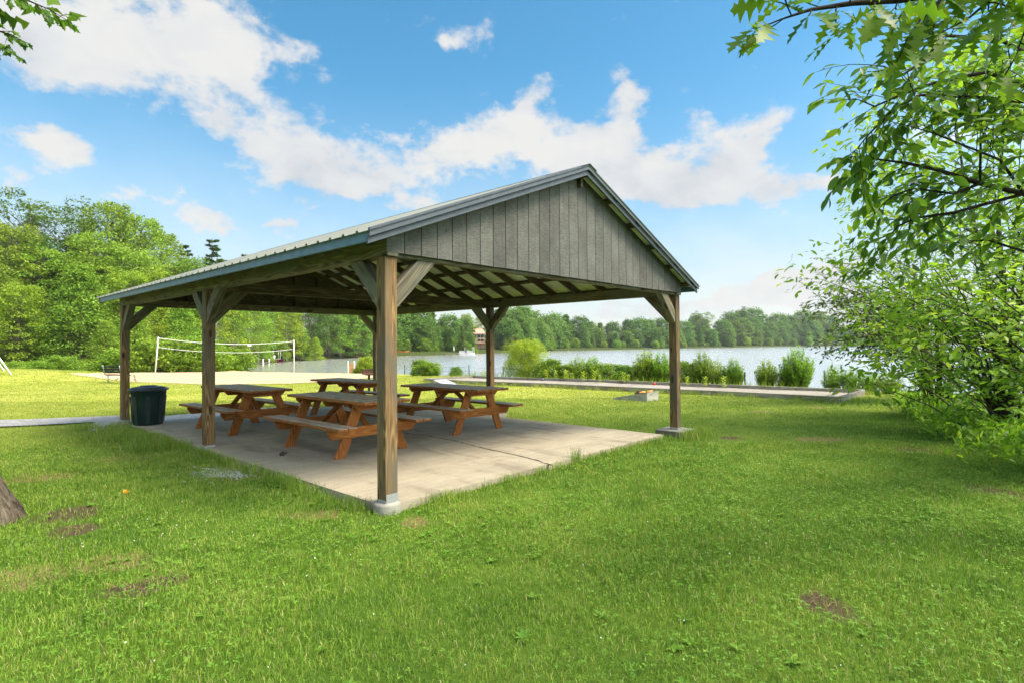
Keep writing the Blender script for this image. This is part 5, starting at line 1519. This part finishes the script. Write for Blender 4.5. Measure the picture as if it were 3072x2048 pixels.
for i, (px, d, ty) in enumerate(HILL):
    k = ['far_round', 'far_tall', 'far_round', 'pine', 'far_round', 'far_round'][i % 6]
    lt(k, px, d+25, ty, LF[k], nm(k), group=G2)
    lt('far_round', px+rnd.uniform(-18, 18), d+12, ty+(1036-ty)*.25, LF['far_round'], group=G2)
    lt('far_tall', px+rnd.uniform(-18, 18), d+5, ty+(1036-ty)*.38, LF['far_tall'], group=G2)
    lt('far_round', px+rnd.uniform(-18, 18), d+2, ty+(1036-ty)*.60, LF['far_round'], group=G2)
    lt('far_low', px+rnd.uniform(-18, 18), d, 1036-(1036-ty)*.24, LF['far_low'], group=G2)
lt('pine', 2232, 395, 915, 'ragged pine standing highest on the far hill', 'pine_tree', group=G2)
lt('oak', 2095, 350, 932, 'single rounded treetop above the far wood, right of the pavilion', group=G2)

# ------------------------------------------------------------------ shrubs on the near shore
SG = 'shrubs along the near shore'
def sh(kind, px, py, toppy, wpx, label, name='shrub', cat='shrub', group=SG, H0=None, W0=None):
    p = ground(px, py); d = p.y
    h = atY(px, toppy, d).z-p.z
    H0 = {'sh_round': 1.6, 'sh_tall': 2.1, 'sh_loose': 1.7, 'sh_lime': 1.4, 'willow': 4.0}[kind]; W0 = {'sh_round': 2.1, 'sh_tall': 1.9, 'sh_loose': 2.0, 'sh_lime': 2.0, 'willow': 4.2}[kind]
    w = wpx/F*d
    t = plant(name, K[kind], p.x, p.y, 1, label, cat, group); t.scale = (w/W0*1.12, w/W0*1.12, h/H0*(.92 if kind == 'sh_round' else 1.0)); return t
sh('willow', 1578, 1126, 1024, 108, 'rounded yellow-green willow standing at the water beyond a corner post', 'willow_tree', 'tree', None)
sh('sh_round', 1262, 1126, 1074, 50, 'bushy round shrub left of the tilted cornhole board', )
sh('sh_round', 1296, 1126, 1082, 46, 'second round shrub grown into the one left of the cornhole board')
sh('sh_round', 1368, 1123, 1096, 32, 'little shrub between the cornhole board and the fence')
sh('sh_lime', 1100, 1117, 1072, 48, 'bright yellow bush directly behind the post grill')
sh('sh_lime', 1075, 1117, 1098, 26, 'small green bush at the foot of the wooden board')
sh('sh_round', 1652, 1132, 1072, 72, 'dense round shrub right of the willow')
sh('sh_round', 1698, 1134, 1088, 50, 'lower shrub pressed against the dense round one')
sh('sh_loose', 1735, 1130, 1058, 62, 'airy pale shrub with feathery top above the hedge of shrubs')
sh('sh_tall', 1780, 1134, 1064, 72, 'leafy dark-based shrub in the middle of the shore row')
sh('sh_round', 1830, 1138, 1086, 76, 'broad sunlit low shrub in the shore row, yellowish')
sh('sh_round', 1880, 1138, 1090, 60, 'low round shrub left of the big bright one')
sh('sh_tall', 1940, 1140, 1046, 84, 'tall bright shrub behind the cornhole board with bean bags')
sh('sh_tall', 1985, 1143, 1052, 74, 'tall bright shrub just left of the right corner post')
sh('sh_round', 2060, 1146, 1078, 70, 'shrub just right of the right corner post')
sh('sh_tall', 2108, 1148, 1048, 66, 'pointed shrub with upright shoots over the court')
sh('sh_loose', 2150, 1150, 1066, 60, 'loose shrub with thin tops next to the pointed one')
sh('sh_tall', 2200, 1152, 1070, 66, 'leafy shrub left of the open gap of water')
sh('sh_tall', 2300, 1156, 1072, 64, 'bushy shrub right of the gap of water')
sh('sh_tall', 2392, 1160, 1034, 96, 'tallest leafy shrub on the shore, pointed against the water')
sh('sh_loose', 2350, 1158, 1092, 50, 'thin shrub filling between the two tall ones')
sh('sh_loose', 2500, 1162, 1085, 62, 'shrub behind the leaning metal post')
sh('sh_loose', 2552, 1166, 1092, 60, 'low shrub right of the leaning metal post')
sh('sh_loose', 2610, 1172, 1102, 70, 'low dark shrub at the corner of the bocce court')
sh('sh_loose', 2670, 1180, 1110, 80, 'low dark shrub beyond the corner of the bocce court')
# young weeds on the court
def sprout_mesh(seed):
    g = np.random.default_rng(seed); P, D, N, Z, T = [], [], [], [], []
    for k in range(26):
        a = k*2.4; z = .05+.30*k/26; r = .02+.05*math.sin(k/26*3)
        P.append((r*math.cos(a)*.4, r*math.sin(a)*.4, z)); D.append((math.cos(a), math.sin(a), .55)); N.append((-math.cos(a)*.5, -math.sin(a)*.5, 1)); Z.append(.13*g.uniform(.6, 1.1)); T.append(g.uniform(.5, 1))
    return leaf_mesh('sprout', T_OVAL, np.array(P), np.array(D), np.array(N), np.array(Z), np.array(T), M['leaf_lime'])
spm = sprout_mesh(3)
for px, py in [(1667, 1141), (1698, 1145), (1716, 1144), (1750, 1150), (1800, 1152), (1872, 1153), (1450, 1136), (2062, 1163), (2117, 1166), (2172, 1168), (1640, 1141), (1783, 1147), (1885, 1151)]:
    p = ground(px, py); o = link('weed_plant', spm); o.location = (p.x, p.y, p.z+.03); o.rotation_euler.z = rnd.uniform(0, 6); o.scale = (1.0,)*3
    s = rnd.uniform(.7, 1.35)*p.y/24; o.scale = (s, s, s*1.1)
    tag(o, 'young yellow-green weed sprouting from the grit of the bocce court', 'weed', 'weeds sprouting on the bocce court')

# ------------------------------------------------------------------ near trees whose boughs enter the picture
class Bough:
    def __init__(s, seed): s.m = MB(); s.P = []; s.D = []; s.N = []; s.Z = []; s.T = []; s.q = random.Random(seed)
    def limb(s, pts, r0, r1):
        n = len(pts); s.m.tube(pts, [r0+(r1-r0)*i/(n-1) for i in range(n)], 6, cap=False)
    def leaf(s, p, d, size, droop=.0, upb=.8):
        q = s.q
        d = Vector(d).normalized()+Vector((q.gauss(0, .25), q.gauss(0, .25), q.gauss(0, .2)-droop))
        s.P.append(tuple(p)); s.D.append(tuple(d)); s.N.append((q.gauss(0, .35), q.gauss(0, .35)-.12, upb+q.gauss(0, .25))); s.Z.append(size*q.uniform(.5, 1.25)); s.T.append(min(1, max(0, q.gauss(.45, .28))))
    def twig(s, p, d, ln, size, gap, droop=.25, r=.003, sub=True):
        q = s.q; d = Vector(d).normalized(); n = max(3, int(ln/gap)); cur = Vector(p); pts = [cur.copy()]; dd = d.copy(); side = 1
        for i in range(n):
            dd = (dd+Vector((q.gauss(0, .10), q.gauss(0, .10), q.gauss(0, .08)-.03))).normalized(); cur = cur+dd*(ln/n); pts.append(cur.copy())
            lat = dd.cross(Vector((0, 0, 1)))
            if lat.length < .1: lat = Vector((1, 0, 0))
            lat.normalize(); side = -side
            s.leaf(cur, dd*.65+lat*side*.75, size, droop)
            if sub and ln > .3 and q.random() < .33: s.twig(cur, dd*.7+lat*side*.8+Vector((0, 0, q.uniform(-.3, .3))), ln*.5, size, gap, droop, r*.7, False)
        s.leaf(cur, dd, size, droop)
        s.m.tube(pts[::2] if len(pts) > 5 else pts, [r*(1-.7*i/max(1, len(pts[::2])-1)) for i in range(len(pts[::2]))] if len(pts) > 5 else r, 4, cap=False)
    def dress(s, pts, start, every, ln, size, gap, droop=.25, zup=.0):
        """twigs along a limb polyline from the fraction start to its tip"""
        q = s.q; pts = [Vector(p) for p in pts]; seg = [(pts[i+1]-pts[i]).length for i in range(len(pts)-1)]; tot = sum(seg); t = start*tot; side = 1
        while t < tot:
            a = t; i = 0
            while i < len(seg)-1 and a > seg[i]: a -= seg[i]; i += 1
            p = pts[i].lerp(pts[i+1], min(1, a/seg[i])); d = (pts[i+1]-pts[i]).normalized()
            v = Vector((q.gauss(0, 1), q.gauss(0, 1), q.gauss(0, 1))); v = (v-d*v.dot(d)).normalized()
            s.twig(p, d*.8+v*.85+Vector((0, 0, zup)), ln*q.uniform(.55, 1.25)*(1-.35*t/tot), size, gap, droop); t += every*q.uniform(.6, 1.4)
        s.twig(pts[-1], pts[-1]-pts[-2], ln*.7, size, gap, droop)
    def finish(s, name, base, label, cat, trunk_pts, trunk_r, bark, tmpl, mat, group=None, big=None):
        base = Vector(base); t = thing(name, label, cat, base, 0, group)
        mt = MB(); mt.tube([Vector(p)-base for p in trunk_pts], trunk_r, 12, cap=True); link('trunk', mt.mesh('trunk', M[bark]), t)
        s.m.v = [tuple(Vector(v)-base) for v in s.m.v]; link('branches', s.m.mesh('branches', M['twig']), t)
        link('leaves', leaf_mesh('leaves', tmpl, np.array(s.P)-np.array(base), np.array(s.D), np.array(s.N), np.array(s.Z), np.array(s.T), M[mat]), t)
        if big: link('crown', big, t)
        return t
A = lambda *q: [atY(*p) for p in q]

# cherry on the right
cb = (4.9, 4.2, gz(4.9, 4.2))
bo = Bough(41)
ctr = [(cb[0], cb[1], cb[2]-.2), (4.85, 4.25, 1.2), (4.6, 4.2, 2.4), (4.4, 4.1, 3.4), (4.3, 4.0, 4.6)]
T1 = Vector((4.62, 4.2, 2.3)); T2 = Vector((4.42, 4.1, 3.3))
b1 = [T2]+A((3072, 260, 3.75), (2960, 217, 3.65), (2800, 250, 3.55), (2692, 290, 3.5), (2624, 320, 3.45), (2576, 300, 3.4))
b2 = [T2]+A((3072, 306, 3.8), (2915, 291, 3.7), (2761, 286, 3.6), (2678, 330, 3.55), (2610, 400, 3.5), (2576, 440, 3.45))
b3 = [T1]+A((3072, 582, 3.9), (2940, 551, 3.8), (2812, 510, 3.7), (2719, 490, 3.6), (2644, 480, 3.55), (2590, 470, 3.5))
b3b = [b3[2]]+A((2863, 582, 3.75), (2743, 566, 3.7), (2685, 585, 3.6), (2651, 610, 3.6))
b4 = [b3[1]]+A((2863, 638, 3.8), (2746, 655, 3.75), (2692, 680, 3.7), (2678, 700, 3.7))
b5 = [b3[2]]+A((2942, 423, 3.75), (2985, 330, 3.8), (2990, 240, 3.8))
b6 = [T2]+A((3000, 120, 3.6), (2832, 107, 3.4), (2771, 184, 3.35), (2709, 224, 3.3), (2651, 200, 3.3), (2603, 195, 3.3))
b7 = [b3[1]]+A((3000, 480, 3.6), (2900, 440, 3.5), (2800, 400, 3.5), (2732, 380, 3.5))
b8 = [T1]+A((3090, 760, 4.1), (2960, 720, 4.2), (2850, 730, 4.2), (2780, 760, 4.2))
for b_, r in ((b1, .016), (b2, .016), (b3, .024), (b3b, .011), (b4, .012), (b5, .009), (b6, .014), (b7, .010), (b8, .014)):
    bo.limb(b_, r, .003)
for b_, st in ((b1, .25), (b2, .25), (b3, .3), (b3b, .2), (b4, .2), (b5, .1), (b6, .45), (b7, .15), (b8, .2)):
    bo.dress(b_, st, .078, .42, .10, .046, .3)
bo.finish('cherry_tree', cb, 'near tree with oval dark green leaves on thin boughs over the right edge', 'tree', ctr, [.16, .13, .10, .07, .03], 'bark_big', T_OVAL, 'leaf_cherry')

# oak whose leaves hang in from the top right
ob = (4.4, .6, gz(4.4, .6)); oo = Bough(42)
otr = [(ob[0], ob[1], ob[2]-.3), (4.4, .65, .6), (4.35, .7, 2.4), (4.3, .9, 5.0), (4.3, 1.0, 8.0)]
O2 = Vector((4.32, .85, 4.3))
o1 = [O2]+A((3150, -330, 2.7), (3000, -130, 2.5), (2850, -30, 2.4), (2700, 0, 2.35), (2560, 10, 2.3), (2430, 30, 2.25), (2340, 60, 2.2))
o2 = [o1[2]]+A((2960, 10, 2.4), (2900, 60, 2.4), (2840, 90, 2.4))
o3 = [o1[2]]+A((3060, 0, 2.4), (3080, 80, 2.4), (3060, 130, 2.4))
o4 = [o1[3]]+A((2760, 60, 2.3), (2720, 120, 2.3))
o5 = [o1[1]]+A((3250, -60, 2.6), (3100, 20, 2.6), (3000, 60, 2.6))
for b_, r in ((o1, .03), (o2, .008), (o3, .008), (o4, .006), (o5, .01)): oo.limb(b_, r, .003)
oo.dress(o1, .40, .055, .24, .165, .07, .4); oo.dress(o2, .1, .08, .20, .16, .08, .5); oo.dress(o3, .1, .08, .20, .16, .08, .5); oo.dress(o4, .2, .14, .14, .15, .08, .5); oo.dress(o5, .3, .11, .22, .16, .08, .5)
ocrown = gen_broad(77, 6.5, 3.4, .2, 70, 90, .24, 'leaf_oak', prof='round', flat=.5, tr=.1, tmpl=T_SPRIG)
ot = oo.finish('oak_tree', ob, 'near oak with lobed leaves hanging in at the top right corner', 'tree', otr, [.32, .25, .22, .17, .05], 'bark_big', T_OAK, 'leaf_oak')
oc = link('crown', ocrown[1], ot); oc.location = (3.2, -3.6, 5.4)

# maple at the left edge
mp0 = ground(30, 1555)
mb0 = (-5.0, 5.05, gz(-5.0, 5.05)); mo = Bough(43)
mtr = [(mb0[0], mb0[1], mb0[2]-.2), (-5.0, 5.05, -.02), (-5.03, 5.05, .10), (-5.08, 5.05, .28), (-5.14, 5.05, .6), (-5.25, 5.05, 1.6), (-5.3, 5.05, 3.6), (-5.3, 5.05, 6.5)]
mtop = Vector((-5.05, 5.05, 4.2))
m1 = [mtop]+A((-80, -60, 4.9), (10, -25, 4.85), (90, 5, 4.8), (150, 30, 4.75), (190, 55, 4.75))
m2 = [mtop]+A((-90, 70, 4.9), (-20, 90, 4.9), (35, 105, 4.85), (60, 120, 4.85))
m3 = [mtop]+A((-90, 130, 4.9), (-20, 140, 4.9), (20, 150, 4.85), (45, 165, 4.85))
for b_ in (m1, m2, m3): mo.limb(b_, .012, .0025)
mo.dress(m1, .5, .07, .14, .075, .05, .55); mo.dress(m2, .5, .06, .12, .07, .05, .55); mo.dress(m3, .5, .06, .12, .07, .05, .55)
mcrown = gen_broad(78, 5.5, 2.6, .2, 60, 80, .22, 'leaf_mid', prof='round', flat=.5, tr=.1)
mt_ = mo.finish('maple_tree', mb0, 'tree at the left edge, furrowed flaring trunk and a few leaves at top', 'tree', mtr, [.56, .47, .40, .36, .345, .32, .27, .06], 'bark_big', T_MAPLE, 'leaf_cherry')
mc_ = link('crown', mcrown[1], mt_); mc_.location = (-1.6, -.3, 5.6)

# bright bushes on the right edge
def bush(seed, base, H, Rr, tips, label, every=.16, ln=.55, size=.12, gap=.07, inner=26):
    s = Bough(seed); q = s.q; b0 = Vector((base[0], base[1], gz(*base[:2]))); top = b0+Vector((0, 0, H*.9))
    def stem(e, r):
        mid = b0.lerp(e, .45)+Vector((0, 0, .25*(e-b0).length*.5)); p = [b0+Vector((q.gauss(0, .06), q.gauss(0, .06), 0)), b0.lerp(mid, .55), mid, mid.lerp(e, .5)+Vector((0, 0, .08)), e]; s.limb(p, r, .004); s.dress(p, .22, every, ln, size, gap, .25)
    for e in tips: stem(Vector(e), .022)
    for k in range(inner):
        a = q.uniform(0, 6.283); t = q.random(); rr = Rr*math.sqrt(q.random())*(1-.45*t)
        stem(b0+Vector((rr*math.cos(a), rr*math.sin(a), H*(.25+.75*t))), .016)
    return s.finish('leafy_bush', b0, label, 'bush', [b0-Vector((0, 0, .2)), b0+Vector((.03, 0, H*.3)), b0+Vector((0, .05, H*.8))], [.06, .045, .01], 'bark', T_OVAL, 'leaf_bush', 'bright green bushes on the right edge')
bush(51, (7.0, 6.6), 3.4, 1.3, A((3020, 640, 5.6), (2920, 760, 5.6), (2840, 840, 5.4), (2800, 900, 5.4), (2880, 950, 5.4), (2820, 1010, 5.7), (3020, 1100, 5.6), (3080, 1220, 5.8), (3180, 560, 5.8), (2980, 880, 5.2)), 'bright green bush nearest the camera at the right edge, long pointed leaves', .17, .55, .095, .06, 20)
bush(52, (8.1, 9.2), 4.4, 1.7, A((2900, 700, 8.6), (2840, 800, 8.4), (2810, 980, 8.6), (2840, 1100, 8.6), (2880, 1180, 8.6), (2980, 500, 8.8), (3070, 330, 9), (2760, 900, 8.8), (2920, 1220, 8.3)), 'tall bright bush behind the nearest one, reaching over the lawn edge', .22, .65, .115, .08, 20)
bush(53, (9.4, 12.4), 3.2, 1.6, A((2820, 1050, 12), (2770, 1120, 12), (2840, 980, 12), (2880, 1150, 11.6), (2810, 1180, 11.6)), 'low bright bush where the lawn narrows towards the water', .26, .65, .14, .10, 24)
yb = gen_broad(79, 6.4, 2.2, 1.0, 90, 100, .13, 'leaf_bush', prof='oval', flat=.6, clr=.3, stems=3, tr=.07, tmpl=T_OVAL)
plant('leafy_tree', yb, 8.7, 9.9, 1.12, 'yellow-green young tree rising behind the bright bushes', 'tree', None)
# darker small-leaved tree leaning over the water
al = Bough(61); ab = Vector((12.2, 16.6, gz(12.2, 16.6)))
atips = A((2470, 840, 14.8), (2500, 940, 14.8), (2480, 880, 15.0), (2500, 800, 15.2), (2580, 765, 15.4), (2680, 750, 15.6), (2760, 760, 15.8), (2460, 900, 14.8), (2490, 960, 15.0), (2560, 1000, 15.2), (2540, 1040, 15.4), (2600, 880, 15.2), (2640, 960, 15.6), (2560, 880, 15.4), (2700, 860, 15.8), (2620, 1080, 15.5), (2700, 1020, 15.8), (2740, 930, 16), (2480, 1030, 15.2), (2650, 810, 15.6), (2840, 800, 16), (2800, 900, 16), (2900, 760, 16.2), (2520, 920, 15.2), (2720, 1090, 15.8))
for e in atips:
    b0 = ab+Vector((al.q.uniform(-.1, .3), 0, al.q.uniform(.4, 1.8))); md = b0.lerp(e, .5)+Vector((0, 0, .12*(e-b0).length))
    p = [b0, b0.lerp(md, .5)+Vector((0, 0, .1)), md, md.lerp(e, .6), e]; al.limb(p, .035, .005); al.dress(p, .25, .125, .75, .12, .08, .2)
al.finish('alder_tree', ab, 'dark small-leaved tree leaning out over the lake behind the bright bushes', 'tree', [ab-Vector((0, 0, .3)), ab+Vector((.1, 0, 1.2)), ab+Vector((.0, .1, 2.6)), ab+Vector((-.2, .1, 4.0))], [.2, .15, .10, .03], 'bark', T_OVAL, 'leaf_alder')
# tall grass and herbs under the bushes
def herbs():
    g = npr; n = 5200
    t = g.random(n); X = 6.6+3.9*t+g.normal(size=n)*.45; Y = 6.6+8.0*t+g.normal(size=n)*.7
    k = X > .60*Y+1.2; k &= (X > 5.0+.40*(Y-6)); X, Y = X[k], Y[k]; n = len(X)
    Z = zt(X, Y)+g.random(n)*.42
    D = rdir(n)+np.array([[0, 0, .5]]); N = rdir(n)*.5+np.array([[0, -.2, .8]])
    return leaf_mesh('undergrowth', T_OVAL, np.stack([X, Y, Z], 1), D, N, g.uniform(.06, .15, n), np.clip(g.normal(.4, .2, n), 0, 1), M['leaf_bush'])
tag(link('undergrowth', herbs()), 'rank green herbs growing under the bushes along the right lawn edge', 'undergrowth', kind='stuff')
# reeds and rank grass between the shrubs and the water
def reeds():
    P, D, N, Z, T = [], [], [], [], []
    for i in range(1700):
        b = rnd.uniform(-1.5, BL+3); a = BW+rnd.uniform(.25, 1.6)+rnd.gauss(0, .25)
        x, y = bloc(a, b)
        if lake_sd(np.array([x]), np.array([y]))[0] < -.8 or vnoise(np.array([x]), np.array([y]), 1.1, 51)[0] < .38: continue
        P.append((x, y, max(gz(x, y), ZW)-.02)); D.append((rnd.gauss(0, .3), rnd.gauss(0, .3), 1)); N.append((rnd.gauss(0, 1), -1+rnd.gauss(0, .5), .1)); Z.append(rnd.uniform(.15, .5)); T.append(rnd.random())
    return leaf_mesh('reeds', (np.array([(0, .022, 0), (0, -.022, 0), (.6, -.016, .03), (.6, .016, .03), (1, 0, .14)], float), [(0, 1, 2, 3), (3, 2, 4)]), np.array(P), np.array(D), np.array(N), np.array(Z), np.array(T), M['leaf_shrub'])
tag(link('reeds', reeds()), 'rank grass and reeds between the shore shrubs and the court edge', 'reeds', kind='stuff')
